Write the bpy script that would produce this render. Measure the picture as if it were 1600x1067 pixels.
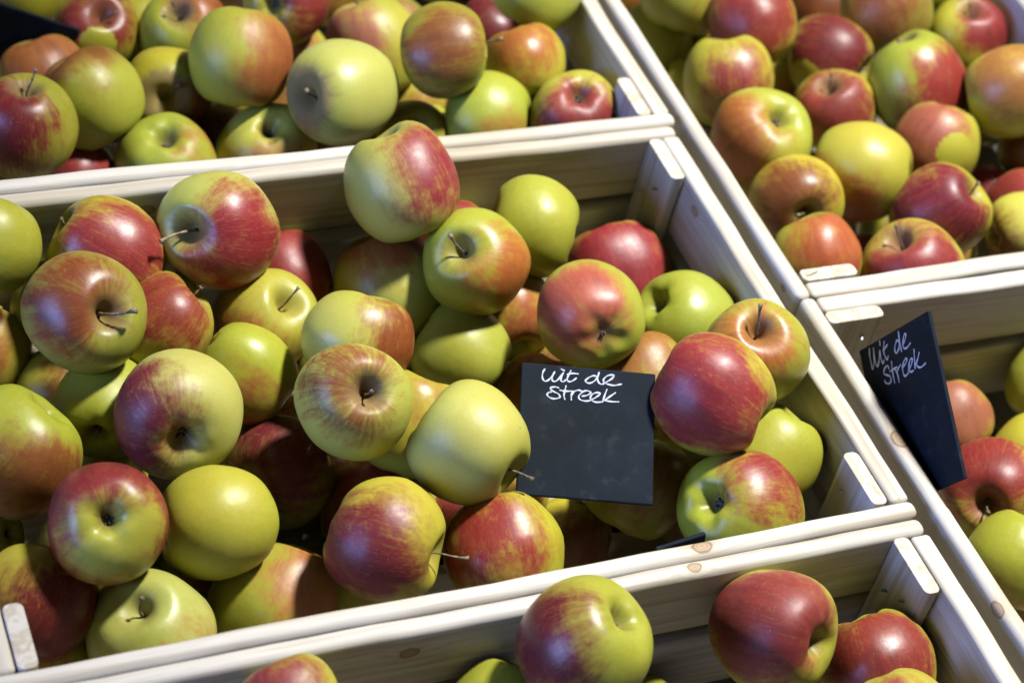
import bpy, bmesh, math, random
import numpy as np
from mathutils import Vector, Matrix, Quaternion

for o in list(bpy.data.objects):
    bpy.data.objects.remove(o)
SC = bpy.context.scene
COL = SC.collection

# ------------------------------------------------------------------ camera, world, lamps, exposure
CAM_POS = [-0.75141, -0.65835, 0.95994]
CAM_RIGHT = [0.913709, -0.359159, 0.190109]
CAM_UP = [0.130222, 0.701934, 0.700236]
CAM_BACK = [-0.38494, -0.615055, 0.688134]
LENS = 72.958

cam_data = bpy.data.cameras.new('camera')
cam = bpy.data.objects.new('camera', cam_data); COL.objects.link(cam)
m = Matrix.Identity(4)
for i in range(3):
    m[i][0], m[i][1], m[i][2], m[i][3] = CAM_RIGHT[i], CAM_UP[i], CAM_BACK[i], CAM_POS[i]
cam.matrix_world = m
cam_data.sensor_width = 36.0
cam_data.lens = LENS
cam_data.clip_start, cam_data.clip_end = .05, 60
cam_data.dof.use_dof = True
cam_data.dof.focus_distance = 1.33
cam_data.dof.aperture_fstop = 6.2
SC.camera = cam

world = bpy.data.worlds.new('World'); SC.world = world; world.use_nodes = True
bg = world.node_tree.nodes['Background']
bg.inputs[0].default_value = (.95, .95, .92, 1)
bg.inputs[1].default_value = .045

def lamp(name, kind, loc, target, energy, color, **kw):
    d = bpy.data.lights.new(name, kind); d.energy = energy; d.color = color
    for k, v in kw.items(): setattr(d, k, v)
    o = bpy.data.objects.new(name, d); COL.objects.link(o)
    o.location = loc
    o.rotation_euler = (Vector(target) - Vector(loc)).to_track_quat('-Z', 'Y').to_euler()
    return o
# shop spotlight overhead, a second one further off, and the cool daylight of a shop front
lamp('ceiling_spot', 'SPOT', (.66, .45, 2.25), (.02, .20, 0), 735, (1.0, .97, .92), spot_size=math.radians(41), spot_blend=.9, shadow_soft_size=.13)
lamp('ceiling_spot_far', 'SPOT', (1.1, 1.3, 2.3), (.0, .3, 0), 40, (1.0, .93, .80), spot_size=math.radians(60), spot_blend=.9, shadow_soft_size=.08)
lamp('shop_window', 'AREA', (-3.2, -.25, .8), (-.1, .1, 0), 130, (.25, .39, 1.0), shape='RECTANGLE', size=1.6, size_y=1.3)

SC.view_settings.view_transform = 'Standard'
SC.view_settings.look = 'None'
SC.view_settings.exposure = 0
SC.view_settings.gamma = 1
SC.view_settings.use_curve_mapping = False
SC.render.engine = 'CYCLES'
SC.cycles.use_denoising = True
SC.cycles.max_bounces = 8

# ------------------------------------------------------------------ node helper
class NT:
    def __init__(self, name):
        self.mat = bpy.data.materials.new(name); self.mat.use_nodes = True
        self.t = self.mat.node_tree; self.t.nodes.clear()
        self.out = self.n('ShaderNodeOutputMaterial')
        self.bsdf = self.n('ShaderNodeBsdfPrincipled')
        self.t.links.new(self.bsdf.outputs[0], self.out.inputs[0])
    def n(self, typ, **kw):
        nd = self.t.nodes.new(typ)
        for k, v in kw.items(): setattr(nd, k, v)
        return nd
    def put(self, sock, v):
        if isinstance(v, bpy.types.NodeSocket): self.t.links.new(v, sock)
        elif v is not None:
            if sock.type == 'RGBA' and len(v) == 3: v = (*v, 1)
            sock.default_value = v
    def math(self, op, a, b=None, c=None, clamp=False):
        nd = self.n('ShaderNodeMath', operation=op, use_clamp=clamp)
        for s, v in zip(nd.inputs, (a, b, c)): self.put(s, v)
        return nd.outputs[0]
    def vmath(self, op, a, b=None, scale=None):
        nd = self.n('ShaderNodeVectorMath', operation=op)
        self.put(nd.inputs[0], a)
        if b is not None: self.put(nd.inputs[1], b)
        if scale is not None: self.put(nd.inputs['Scale'], scale)
        return nd.outputs['Value'] if op in ('LENGTH', 'DOT_PRODUCT', 'DISTANCE') else nd.outputs[0]
    def mix(self, f, a, b, blend='MIX'):
        nd = self.n('ShaderNodeMix', data_type='RGBA', blend_type=blend)
        self.put(nd.inputs[0], f); self.put(nd.inputs[6], a); self.put(nd.inputs[7], b)
        return nd.outputs[2]
    def step(self, x, lo, hi, a=0., b=1.):
        nd = self.n('ShaderNodeMapRange', interpolation_type='SMOOTHSTEP')
        for i, v in enumerate((x, lo, hi, a, b)): self.put(nd.inputs[i], v)
        return nd.outputs[0]
    def noise(self, vec, scale, detail=2., rough=.5, w=None):
        nd = self.n('ShaderNodeTexNoise', noise_dimensions='4D' if w is not None else '3D')
        self.put(nd.inputs['Vector'], vec)
        nd.inputs['Scale'].default_value = scale; nd.inputs['Detail'].default_value = detail; nd.inputs['Roughness'].default_value = rough
        if w is not None: self.put(nd.inputs['W'], w)
        return nd.outputs[0]
    def attr(self, name, kind='OBJECT'):
        nd = self.n('ShaderNodeAttribute', attribute_name=name, attribute_type=kind)
        return nd
    def xyz(self, v):
        nd = self.n('ShaderNodeSeparateXYZ'); self.put(nd.inputs[0], v); return nd.outputs
    def comb(self, x, y, z):
        nd = self.n('ShaderNodeCombineXYZ')
        for s, v in zip(nd.inputs, (x, y, z)): self.put(s, v)
        return nd.outputs[0]

# ------------------------------------------------------------------ apple skin
def skin_material():
    t = NT('apple_skin')
    co = t.n('ShaderNodeTexCoord').outputs['Object']
    size = t.attr('size').outputs['Fac']
    p = t.vmath('SCALE', co, scale=t.math('DIVIDE', 1., size))
    seed = t.attr('seed').outputs['Fac']
    base = t.attr('base_colour').outputs['Color']
    blush = t.attr('blush_colour').outputs['Color']
    bdir = t.attr('blush_side').outputs['Vector']
    cov = t.attr('blush_edge').outputs['Fac']
    strk = t.attr('streaks').outputs['Fac']
    x, y, z = t.xyz(p)
    pn = t.vmath('NORMALIZE', p)
    rho = t.math('MAXIMUM', t.math('SQRT', t.math('ADD', t.math('MULTIPLY', x, x), t.math('MULTIPLY', y, y))), .02)
    warp = t.math('MULTIPLY', t.math('SUBTRACT', t.noise(p, 2.2, 2, w=seed), .5), .5)
    zz = t.math('ADD', t.math('MULTIPLY', z, .22), warp)
    rad = t.comb(t.math('DIVIDE', x, rho), t.math('DIVIDE', y, rho), zz)
    s1 = t.noise(rad, 5.5, 5, .62, w=seed)                    # broad streaks along the meridians
    s2 = t.noise(rad, 19., 4, .6, w=seed)                     # fine streaks
    patch = t.noise(p, 1.5, 3, .5, w=seed)                    # shape of the sun-blushed side
    mott = t.noise(p, 9., 5, .65, w=seed)
    d = t.vmath('DOT_PRODUCT', pn, bdir)
    streak = t.math('ADD', t.math('MULTIPLY', t.math('SUBTRACT', s1, .5), 1.5), t.math('MULTIPLY', t.math('SUBTRACT', s2, .5), 1.1))
    v = t.math('ADD', d, t.math('MULTIPLY', t.math('SUBTRACT', patch, .5), 1.25))
    v = t.math('ADD', v, t.math('MULTIPLY', streak, t.math('ADD', t.math('MULTIPLY', strk, .72), .18)))
    v = t.math('ADD', v, t.math('MULTIPLY', t.math('SUBTRACT', mott, .5), .62))
    rel = t.math('ADD', t.math('SUBTRACT', v, cov), .15)
    soft = t.step(rel, -.30, .42)
    deep = t.step(rel, .15, 1.15)
    # a patch a leaf kept out of the sun
    spot = t.vmath('DOT_PRODUCT', pn, t.attr('leaf_shade').outputs['Vector'])
    rel = t.math('SUBTRACT', rel, t.math('MULTIPLY', t.step(t.math('ADD', spot, t.math('MULTIPLY', t.math('SUBTRACT', mott, .5), .10)), .90, .945), 2.2))
    soft = t.step(rel, -.30, .42)
    # ground colour of the skin: greener at the ends, mottled
    gr = t.math('MULTIPLY', t.step(t.math('ABSOLUTE', z), .45, .95), .55)
    ground = t.mix(gr, base, t.mix(.65, base, (0.176, 0.224, 0.0144)))
    ground = t.mix(t.math('MULTIPLY', t.step(mott, .35, .75), .40), ground, t.mix(.5, ground, (0.368, 0.336, 0.096)))
    ground = t.mix(t.math('MULTIPLY', t.step(patch, .35, .68), .4), ground, t.mix(.55, ground, (0.288, 0.24, 0.024)))
    ground = t.mix(t.math('MULTIPLY', t.step(s2, .48, .75), .18), ground, (0.32, 0.304, 0.096))
    # blush: warm orange where thin, full red where thick, dark where thickest
    warm = t.mix(.26, blush, (0.288, 0.14, 0.024))
    bl = t.mix(t.step(rel, -.15, .5), warm, blush)
    dark = t.mix(1., blush, (.52, .40, .55), 'MULTIPLY')
    bl = t.mix(t.math('MULTIPLY', deep, t.step(s1, .35, .65, .25, .85)), bl, dark)
    bl = t.mix(t.math('MULTIPLY', t.step(streak, .15, .6), t.math('MULTIPLY', strk, .45)), bl, t.mix(.5, dark, blush))
    col = t.mix(t.math('MULTIPLY', soft, .985), ground, bl)
    # yellow streaks left free in the red
    col = t.mix(t.math('MULTIPLY', t.step(t.math('SUBTRACT', s2, t.math('MULTIPLY', deep, .1)), .52, .70), t.math('MULTIPLY', strk, .50)), col, ground)
    fine = t.noise(p, 26., 5, .7, w=seed)
    col = t.mix(t.step(fine, .30, .72, 0., .42), col, t.mix(1., col, (.78, .72, .80), 'MULTIPLY'))
    col = t.mix(t.step(t.noise(rad, 34., 4, .65, w=t.math('ADD', seed, 9.)), .50, .70, 0., t.math('SUBTRACT', .34, t.math('MULTIPLY', deep, .22))), col, t.mix(.6, col, ground))
    # pale breathing dots
    vor = t.n('ShaderNodeTexVoronoi', feature='F1', voronoi_dimensions='4D'); t.put(vor.inputs['Vector'], p); t.put(vor.inputs['W'], seed)
    vor.inputs['Scale'].default_value = 13.
    rnd = t.xyz(vor.outputs['Color'])[0]
    dot = t.math('MULTIPLY', t.step(vor.outputs['Distance'], .07, .17, 1., 0.), t.step(rnd, .25, .45))
    col = t.mix(t.math('MULTIPLY', dot, t.math('ADD', .14, t.math('MULTIPLY', soft, .26))), col, (0.384, 0.304, 0.152))
    # few dark specks
    vor2 = t.n('ShaderNodeTexVoronoi', feature='F1', voronoi_dimensions='4D'); t.put(vor2.inputs['Vector'], p); t.put(vor2.inputs['W'], t.math('ADD', seed, 7.3))
    vor2.inputs['Scale'].default_value = 2.4
    sp = t.math('MULTIPLY', t.step(vor2.outputs['Distance'], .03, .06, 1., 0.), t.step(t.xyz(vor2.outputs['Color'])[1], .5, .52))
    col = t.mix(t.math('MULTIPLY', sp, .8), col, (0.04, 0.028, 0.016))
    # faint scuffs
    sc = t.noise(t.vmath('MULTIPLY', p, (3., 3., 11.)), 1.6, 6, .7, w=t.math('ADD', seed, 3.1))
    col = t.mix(t.math('MULTIPLY', t.step(sc, .60, .72), .36), col, (0.216, 0.164, 0.076))
    # russet fans round the stem, russet skin patches
    rus = t.attr('russet').outputs['Fac']
    fan = t.math('ADD', t.math('MULTIPLY', s1, .5), t.math('MULTIPLY', mott, .25))
    wide = t.math('MULTIPLY', t.math('MAXIMUM', t.math('SUBTRACT', rus, 1.), 0.), .5)
    top = t.step(t.math('SUBTRACT', t.math('SUBTRACT', rho, fan), wide), -.20, .12, 1., 0.)
    top = t.math('MULTIPLY', t.math('MULTIPLY', top, t.step(z, .35, .55)), rus)
    col = t.mix(t.math('MINIMUM', t.math('MULTIPLY', top, .8), .85), col, (0.152, 0.104, 0.0384))
    low = t.math('MULTIPLY', t.step(t.math('SUBTRACT', rho, t.math('MULTIPLY', fan, .6)), -.12, .06, 1., 0.), t.step(z, -.5, -.4, 1., 0.))
    col = t.mix(t.math('MULTIPLY', low, .6), col, (0.088, 0.068, 0.0288))
    t.put(t.bsdf.inputs['Base Color'], col)
    r = t.math('ADD', t.attr('wax').outputs['Fac'], t.math('MULTIPLY', mott, .20))
    r = t.math('ADD', r, t.math('MULTIPLY', top, .3))
    t.put(t.bsdf.inputs['Roughness'], r)
    t.bsdf.inputs['Specular IOR Level'].default_value = .36
    t.bsdf.inputs['Subsurface Weight'].default_value = .12
    t.bsdf.inputs['Subsurface Radius'].default_value = (1., .5, .2)
    t.bsdf.inputs['Subsurface Scale'].default_value = .003
    b = t.n('ShaderNodeBump'); b.inputs['Strength'].default_value = .10; b.inputs['Distance'].default_value = .0012
    hgt = t.math('ADD', t.math('ADD', t.math('MULTIPLY', mott, .6), t.math('MULTIPLY', t.noise(p, 45., 3, .6), .3)), t.math('MULTIPLY', t.noise(p, 3.5, 2, w=seed), 2.6))
    t.put(b.inputs['Height'], hgt)
    t.put(t.bsdf.inputs['Normal'], b.outputs[0])
    return t.mat

def twig_material(name, a, b, rough=.75):
    t = NT(name)
    co = t.n('ShaderNodeTexCoord').outputs['Object']
    n = t.noise(co, 420., 3, .6); n2 = t.noise(co, 130., 2, .6)
    col = t.mix(t.step(n, .35, .65), a, b)
    col = t.mix(t.math('MULTIPLY', t.step(n2, .5, .65), .5), col, tuple(min(1, c * 1.7) for c in b))
    t.put(t.bsdf.inputs['Base Color'], col); t.bsdf.inputs['Roughness'].default_value = rough
    bp = t.n('ShaderNodeBump'); bp.inputs['Strength'].default_value = .4; bp.inputs['Distance'].default_value = .0006
    t.put(bp.inputs['Height'], n); t.put(t.bsdf.inputs['Normal'], bp.outputs[0])
    return t.mat

# ------------------------------------------------------------------ wood
def wood_material():
    t = NT('pale_pine')
    co = t.n('ShaderNodeTexCoord').outputs['Object']
    sd = t.attr('seed').outputs['Fac']
    kn = []
    defl = None
    for nm in ('knot_a', 'knot_b'):
        a = t.attr(nm).outputs['Vector']; r = t.attr(nm + '_radius').outputs['Fac']
        dv = t.vmath('SUBTRACT', co, a)
        dist = t.math('DIVIDE', t.vmath('LENGTH', t.vmath('MULTIPLY', dv, (.72, 1., 1.))), r)
        dist = t.math('ADD', dist, t.math('MULTIPLY', t.math('SUBTRACT', t.noise(co, 260., 2), .5), .35))
        kn.append(dist)
        push = t.math('MULTIPLY', t.math('EXPONENT', t.math('MULTIPLY', dist, -.55)), .006)
        defl = push if defl is None else t.math('ADD', defl, push)
    x, y, z = t.xyz(co)
    g = t.comb(t.math('MULTIPLY', x, .035), t.math('ADD', y, defl), t.math('ADD', z, defl))
    n0 = t.noise(t.vmath('MULTIPLY', co, (2., 6., 6.)), 2., 2, w=sd)
    rings = t.math('SINE', t.math('ADD', t.math('MULTIPLY', t.noise(g, 60., 2, .5, w=sd), 26.), t.math('MULTIPLY', n0, 9.)))
    fib = t.noise(g, 900., 4, .65, w=sd)
    long = t.noise(t.comb(t.math('MULTIPLY', x, .02), t.math('ADD', y, defl), t.math('ADD', z, defl)), 230., 3, .6, w=sd)
    blot = t.noise(t.vmath('MULTIPLY', co, (.35, 1., 1.)), 28., 3, .55, w=sd)
    tone = t.attr('tone').outputs['Fac']
    pale = (.415, .400, .358); mid = (.315, .278, .216)
    col = t.mix(t.math('MULTIPLY', t.step(rings, -.2, 1.), t.attr('grain').outputs['Fac']), pale, mid)
    col = t.mix(t.math('MULTIPLY', t.step(fib, .42, .72), .30), col, (0.306, 0.2465, 0.1573))
    col = t.mix(t.math('MULTIPLY', t.step(blot, .45, .75), .30), col, (0.476, 0.4505, 0.391))
    col = t.mix(t.math('MULTIPLY', t.step(long, .50, .66), .42), col, (.235, .185, .125))
    grey = t.noise(t.vmath('MULTIPLY', co, (.5, 1., 1.)), 11., 4, .6, w=t.math('ADD', sd, 4.))
    col = t.mix(t.math('MULTIPLY', t.step(grey, .52, .78), .25), col, (0.272, 0.2338, 0.1742))
    col = t.mix(1., col, t.mix(t.math('SUBTRACT', 1., tone), (1, 1, 1), (.62, .56, .46)), 'MULTIPLY')
    # small dents and dirt specks
    vor = t.n('ShaderNodeTexVoronoi', feature='F1', voronoi_dimensions='4D'); t.put(vor.inputs['Vector'], t.vmath('MULTIPLY', co, (.4, 1., 1.))); t.put(vor.inputs['W'], sd)
    vor.inputs['Scale'].default_value = 62.
    sp = t.math('MULTIPLY', t.step(vor.outputs['Distance'], .03, .08, 1., 0.), t.step(t.xyz(vor.outputs['Color'])[0], .72, .74))
    col = t.mix(t.math('MULTIPLY', sp, .45), col, (.25, .18, .10))
    for dist in kn:
        col = t.mix(t.math('MULTIPLY', t.step(dist, 1.0, 2.6, 1., 0.), .35), col, (.38, .28, .16))
        ring = t.math('MAXIMUM', t.math('MULTIPLY', t.step(dist, .72, .95), t.step(dist, .98, 1.22, 1., 0.)), t.math('MULTIPLY', t.step(t.math('SINE', t.math('MULTIPLY', dist, 15.)), .2, 1.), t.step(dist, .5, .9, .5, 0.)))
        col = t.mix(t.math('MULTIPLY', t.step(dist, .85, 1.05, 1., 0.), .7), col, (.25, .165, .085))
        col = t.mix(t.math('MULTIPLY', ring, .62), col, (.07, .042, .02))
    t.put(t.bsdf.inputs['Base Color'], col)
    t.put(t.bsdf.inputs['Roughness'], t.math('ADD', .52, t.math('MULTIPLY', fib, .25)))
    t.bsdf.inputs['Specular IOR Level'].default_value = .35
    b = t.n('ShaderNodeBump'); b.inputs['Strength'].default_value = .35; b.inputs['Distance'].default_value = .0006
    t.put(b.inputs['Height'], t.math('ADD', t.math('MULTIPLY', fib, .8), t.math('MULTIPLY', rings, .22)))
    t.put(t.bsdf.inputs['Normal'], b.outputs[0])
    return t.mat

def slate_material():
    t = NT('chalkboard')
    co = t.n('ShaderNodeTexCoord').outputs['Object']
    n = t.noise(co, 38., 5, .6); n2 = t.noise(co, 320., 4, .7); n3 = t.noise(co, 85., 3, .6)
    col = t.mix(t.step(n, .35, .7), (.0052, .0082, .0125), (.0085, .0130, .0190))
    col = t.mix(t.math('MULTIPLY', t.step(n3, .56, .72), .75), col, (.017, .020, .024))
    col = t.mix(t.math('MULTIPLY', t.step(n2, .66, .74), .3), col, (.026, .028, .032))
    t.put(t.bsdf.inputs['Base Color'], col)
    t.put(t.bsdf.inputs['Roughness'], t.math('ADD', .58, t.math('MULTIPLY', n, .25)))
    t.bsdf.inputs['Specular IOR Level'].default_value = .07
    b = t.n('ShaderNodeBump'); b.inputs['Strength'].default_value = .25; b.inputs['Distance'].default_value = .0005
    t.put(b.inputs['Height'], n2); t.put(t.bsdf.inputs['Normal'], b.outputs[0])
    return t.mat

def plain_material(name, col, rough=.5, metal=0., var=.3, scale=300.):
    t = NT(name)
    co = t.n('ShaderNodeTexCoord').outputs['Object']
    n = t.noise(co, scale, 4, .6)
    t.put(t.bsdf.inputs['Base Color'], t.mix(t.math('MULTIPLY', n, var), col, tuple(c * .55 for c in col)))
    t.bsdf.inputs['Roughness'].default_value = rough; t.bsdf.inputs['Metallic'].default_value = metal
    return t.mat

SKIN = skin_material()
STEM = twig_material('stem_bark', (.045, .032, .018), (.15, .115, .065))
PALE = twig_material('pale_stem', (.075, .055, .032), (.19, .15, .095))
CALYX = twig_material('dried_calyx', (.018, .015, .012), (.10, .085, .06), .9)
WOOD = wood_material()
SLATE = slate_material()
CHALK = plain_material('chalk_ink', (.46, .49, .60), .85, 0, .95, 700.)
STEEL = plain_material('nail_steel', (.35, .38, .45), .3, 1.)
DARK = plain_material('dark_table', (.035, .028, .022), .7, 0, .5, 20.)

# ------------------------------------------------------------------ linking helpers
def link(name, mesh, parent=None):
    o = bpy.data.objects.new(name, mesh); COL.objects.link(o)
    if parent is not None: o.parent = parent
    return o
def empty(name, loc, quat=(1, 0, 0, 0)):
    o = bpy.data.objects.new(name, None); COL.objects.link(o)
    o.empty_display_size = .02
    o.rotation_mode = 'QUATERNION'; o.location = loc; o.rotation_quaternion = quat
    return o
def tag(o, label, cat, group=None):
    o['label'] = label; o['category'] = cat
    if group: o['group'] = group

# ------------------------------------------------------------------ the surface under the crates
def sheet(name, x0, x1, y0, y1, z, mat):
    me = bpy.data.meshes.new(name)
    me.from_pydata([(x0, y0, z), (x1, y0, z), (x1, y1, z), (x0, y1, z)], [], [(0, 1, 2, 3)])
    me.materials.append(mat)
    o = link(name, me); o['kind'] = 'structure'
    return o
sheet('ground', -6, 6, -6, 6, -.1512, DARK)

# ------------------------------------------------------------------ crates
TH, EH = .0132, .060                    # board thickness and height
_boards = {}
def board_mesh(L, T, H, round_=.0032, seg=4, key='board', long_only=False):
    k = (round(L, 4), round(T, 4), round(H, 4), round_)
    bm = bmesh.new()
    bmesh.ops.create_cube(bm, size=1)
    bmesh.ops.scale(bm, vec=(L, T, H), verts=bm.verts)
    if long_only:                                          # a planed post: rounded along its length, sawn square at the ends
        bmesh.ops.bevel(bm, geom=[e for e in bm.edges if abs((e.verts[0].co - e.verts[1].co).x) > L * .5], offset=round_, segments=5, profile=.5, affect='EDGES')
        bmesh.ops.bevel(bm, geom=[e for e in bm.edges if abs(e.verts[0].co.x - e.verts[1].co.x) < 1e-6 and len(e.link_faces) == 2 and any(abs(f.normal.x) > .9 for f in e.link_faces)], offset=.0006, segments=2, profile=.5, affect='EDGES')
    else:
        bmesh.ops.bevel(bm, geom=list(bm.edges), offset=round_, segments=seg, profile=.5, affect='EDGES')
    # cut the length up and let the edges wander a little, as sawn wood does
    n = max(2, int(L / .02))
    for i in range(1, n):
        x = -L / 2 + L * i / n
        bmesh.ops.bisect_plane(bm, geom=list(bm.verts) + list(bm.edges) + list(bm.faces), plane_co=(x, 0, 0), plane_no=(1, 0, 0))
    ph = random.random() * 9
    for v in bm.verts:
        v.co.y += 0.0004 * math.sin(v.co.x * 31 + ph) + .0002 * math.sin(v.co.x * 97 + ph * 2)
        v.co.z += .0008 * math.sin(v.co.x * 17 + ph * 3) + .0002 * math.sin(v.co.x * 71 + ph)
    me = bpy.data.meshes.new(key); bm.to_mesh(me); bm.free()
    me.polygons.foreach_set('use_smooth', [True] * len(me.polygons))
    nrm = [Vector((0, 0, 0)) for v in me.vertices]         # area-weighted normals: flat faces stay flat
    for f in me.polygons:
        for v in f.vertices: nrm[v] += f.normal * f.area ** 2
    me.normals_split_custom_set_from_vertices([n.normalized() for n in nrm])
    me.materials.append(WOOD)
    return me
random.seed(5)
KNOTS = []                              # (world point, radius), handed to the nearest board of the named crate
def crate(label, cx, cy, rot, knots=(), split=()):
    """a crate 600 long and 400 wide, rim at z = 0; the long boards cap the ends"""
    root = empty('wooden_crate', (cx, cy, -.1505), (math.cos(rot / 2), 0, 0, math.sin(rot / 2)))
    tag(root, label, 'crate', 'wooden apple crates of the display')
    B = .1505
    made = []
    def put(name, mesh, loc, rz=0, upright=False, tone=1.0):
        o = link(name, mesh, root)
        o.location = (loc[0], loc[1], loc[2] + B)
        o.rotation_euler = (0, math.radians(90) if upright else 0, rz)
        o['seed'] = random.uniform(0, 50); o['tone'] = tone; o['grain'] = .85 if name == 'corner_post' else random.uniform(.45, .7)
        for k in ('knot_a', 'knot_b'):
            o[k] = (9., 9., 9.); o[k + '_radius'] = .005
        made.append(o)
        return o
    for row, zt in enumerate((0, -.0685)):
        for sgn in (-1, 1):
            H = EH
            put('long_board', board_mesh(.600, TH, H, .0056), (0, sgn * (.2 - TH / 2), zt - H / 2), math.pi if sgn > 0 else 0, tone=random.uniform(.75, 1))
            put('end_board', board_mesh(.4 - 2 * TH - .0006, .0150, H - .001, .0036), (sgn * (.2995 - .0075), 0, zt - .0008 - H / 2), math.pi / 2 * (1 if sgn > 0 else -1), tone=random.uniform(.75, 1))
    posts = []
    for sx in (-1, 1):
        for sy in (-1, 1):
            pst = put('corner_post', board_mesh(.1400, .0118, .046, .0042, long_only=True), (sx * (.2842 - .0060), sy * (.2 - TH - .0006 - .023), -.0018 - .070), 0, True, tone=random.uniform(.8, 1))
            pst.rotation_euler = Matrix.Rotation(0, 3, 'Z').to_euler()
            # local x runs down the post, local z runs along the crate's width
            pst.rotation_euler = Matrix(((0, 1, 0), (0, 0, 1), (1, 0, 0))).to_euler()
            posts.append((pst, sx, sy))
            for q in range(2):
                nb = bpy.data.meshes.new('nail')
                bm = bmesh.new()
                bmesh.ops.create_cone(bm, cap_ends=True, segments=8, radius1=.0011, radius2=.0009, depth=.006)
                bm.to_mesh(nb); bm.free(); nb.materials.append(STEEL)
                nl = link('nail', nb, pst)
                nl.location = (.052 - q * .016 - random.random() * .008, -sx * .0066, (-.008 + q * .017) * sy)
                nl.rotation_euler = (1.15, random.uniform(-.4, .4), random.uniform(-.3, .3))
    for k in range(6):
        put('floor_slat', board_mesh(.598, .056, .0085, .0015), (0, -.2 + .0345 + k * .0662, -.1425), 0, tone=0.)
    bpy.context.view_layer.update()
    if split:
        best = min((q[0] for q in posts), key=lambda q: (q.matrix_world.translation.xy - Vector(split[0]).xy).length)
        V, Fc = [], []
        for i, q in enumerate(split):
            q = Vector(q); d = Vector(split[min(i + 1, len(split) - 1)]) - Vector(split[max(i - 1, 0)]); d.normalize()
            w = Vector((-d.y, d.x, 0)) * (.0003 + .0004 * i / len(split))
            V += [tuple(q + w), tuple(q - w)]
        for i in range(len(split) - 1): Fc.append((2 * i, 2 * i + 1, 2 * i + 3, 2 * i + 2))
        me = bpy.data.meshes.new('split'); me.from_pydata(V, [], Fc); me.materials.append(DARK)
        sp = link('split', me, best); sp.matrix_parent_inverse = best.matrix_world.inverted()
    for kw, rad in knots:
        kw = Vector(kw)
        best = None
        for o in made:
            lp = o.matrix_world.inverted() @ kw
            bb = [Vector(c) for c in o.bound_box]
            lo = [min(b[i] for b in bb) for i in range(3)]; hi = [max(b[i] for b in bb) for i in range(3)]
            dd = math.sqrt(sum(max(lo[i] - lp[i], 0, lp[i] - hi[i]) ** 2 for i in range(3)))
            if best is None or dd < best[0]: best = (dd, o, lp)
        o, lp = best[1], best[2]
        k = 'knot_a' if o['knot_a'][0] > 5 else 'knot_b'
        o[k] = tuple(lp); o[k + '_radius'] = rad
    return root

SPLIT = [(.0290, .2242, -.0016), (.0315, .2238, -.0016), (.0350, .2250, -.0016), (.0380, .2258, -.0016), (.0398, .2270, -.0016)]
crate('pale pine crate of yellow, green and red apples behind the middle crate, at the top', -.3 + .0055, .4008 + .2, 0)
crate('pale pine crate in the middle, heaped with apples round a slate price sign', -.3, .2, 0,
      [((-.4159, .3868, -.0205), .0046), ((-.1599, .0074, 0), .0048), ((-.0155, .3171, -.0154), .0035), ((-.0155, .0966, -.0323), .0055), ((-.4329, .3891, 0), .0012)])
crate('pale pine crate along the bottom edge, with few apples and bare boards', -.3 - .002, -.2008, 0,
      [((-.3602, -.0142, -.0202), .0042), ((-.1722, -.0071, 0), .0034)])
crate('pale pine crate at the top right, filled with red apples, its corner post split', .0112 + .2, .2033 + .3, math.pi / 2, [((.0112, .222, -.0091), .0022)], SPLIT)
crate('pale pine crate at the lower right with a dark sign against its rail', .0112 + .2, .2027 - .3, math.pi / 2,
      [((.0112, -.0804, -.0029), .0042), ((.0185, .0633, 0), .0052)])

# ------------------------------------------------------------------ apples
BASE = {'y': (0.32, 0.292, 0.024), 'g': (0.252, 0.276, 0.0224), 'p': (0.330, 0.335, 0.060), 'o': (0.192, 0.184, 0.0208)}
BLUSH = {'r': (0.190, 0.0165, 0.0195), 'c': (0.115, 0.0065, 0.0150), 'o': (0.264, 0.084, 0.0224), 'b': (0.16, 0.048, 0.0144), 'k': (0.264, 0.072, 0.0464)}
PROFILE = [(0, .56), (.035, .565), (.075, .60), (.125, .67), (.19, .755), (.28, .835), (.38, .872), (.50, .862), (.62, .802), (.74, .70), (.85, .545), (.94, .33), (1.0, .04),
           (.995, -.18), (.945, -.41), (.86, -.60), (.75, -.745), (.63, -.835), (.50, -.88), (.39, -.885), (.29, -.85), (.215, -.785), (.15, -.70), (.08, -.62), (0, -.58)]
def curve(pts, n):
    P = np.array(pts, float); P = np.vstack([2 * P[0] - P[1], P, 2 * P[-1] - P[-2]])
    P[0, 0] = -P[2, 0]; P[0, 1] = P[2, 1]; P[-1, 0] = -P[-3, 0]; P[-1, 1] = P[-3, 1]
    k = len(pts) - 1; out = []
    for s in np.linspace(0, k, n):
        i = min(int(s), k - 1); f = s - i
        a, b, c, d = P[i], P[i + 1], P[i + 2], P[i + 3]
        out.append(.5 * (2 * b + (c - a) * f + (2 * a - 5 * b + 4 * c - d) * f * f + (3 * b - a - 3 * c + d) * f ** 3))
    return np.array(out)
NV, NU = 46, 60
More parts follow.
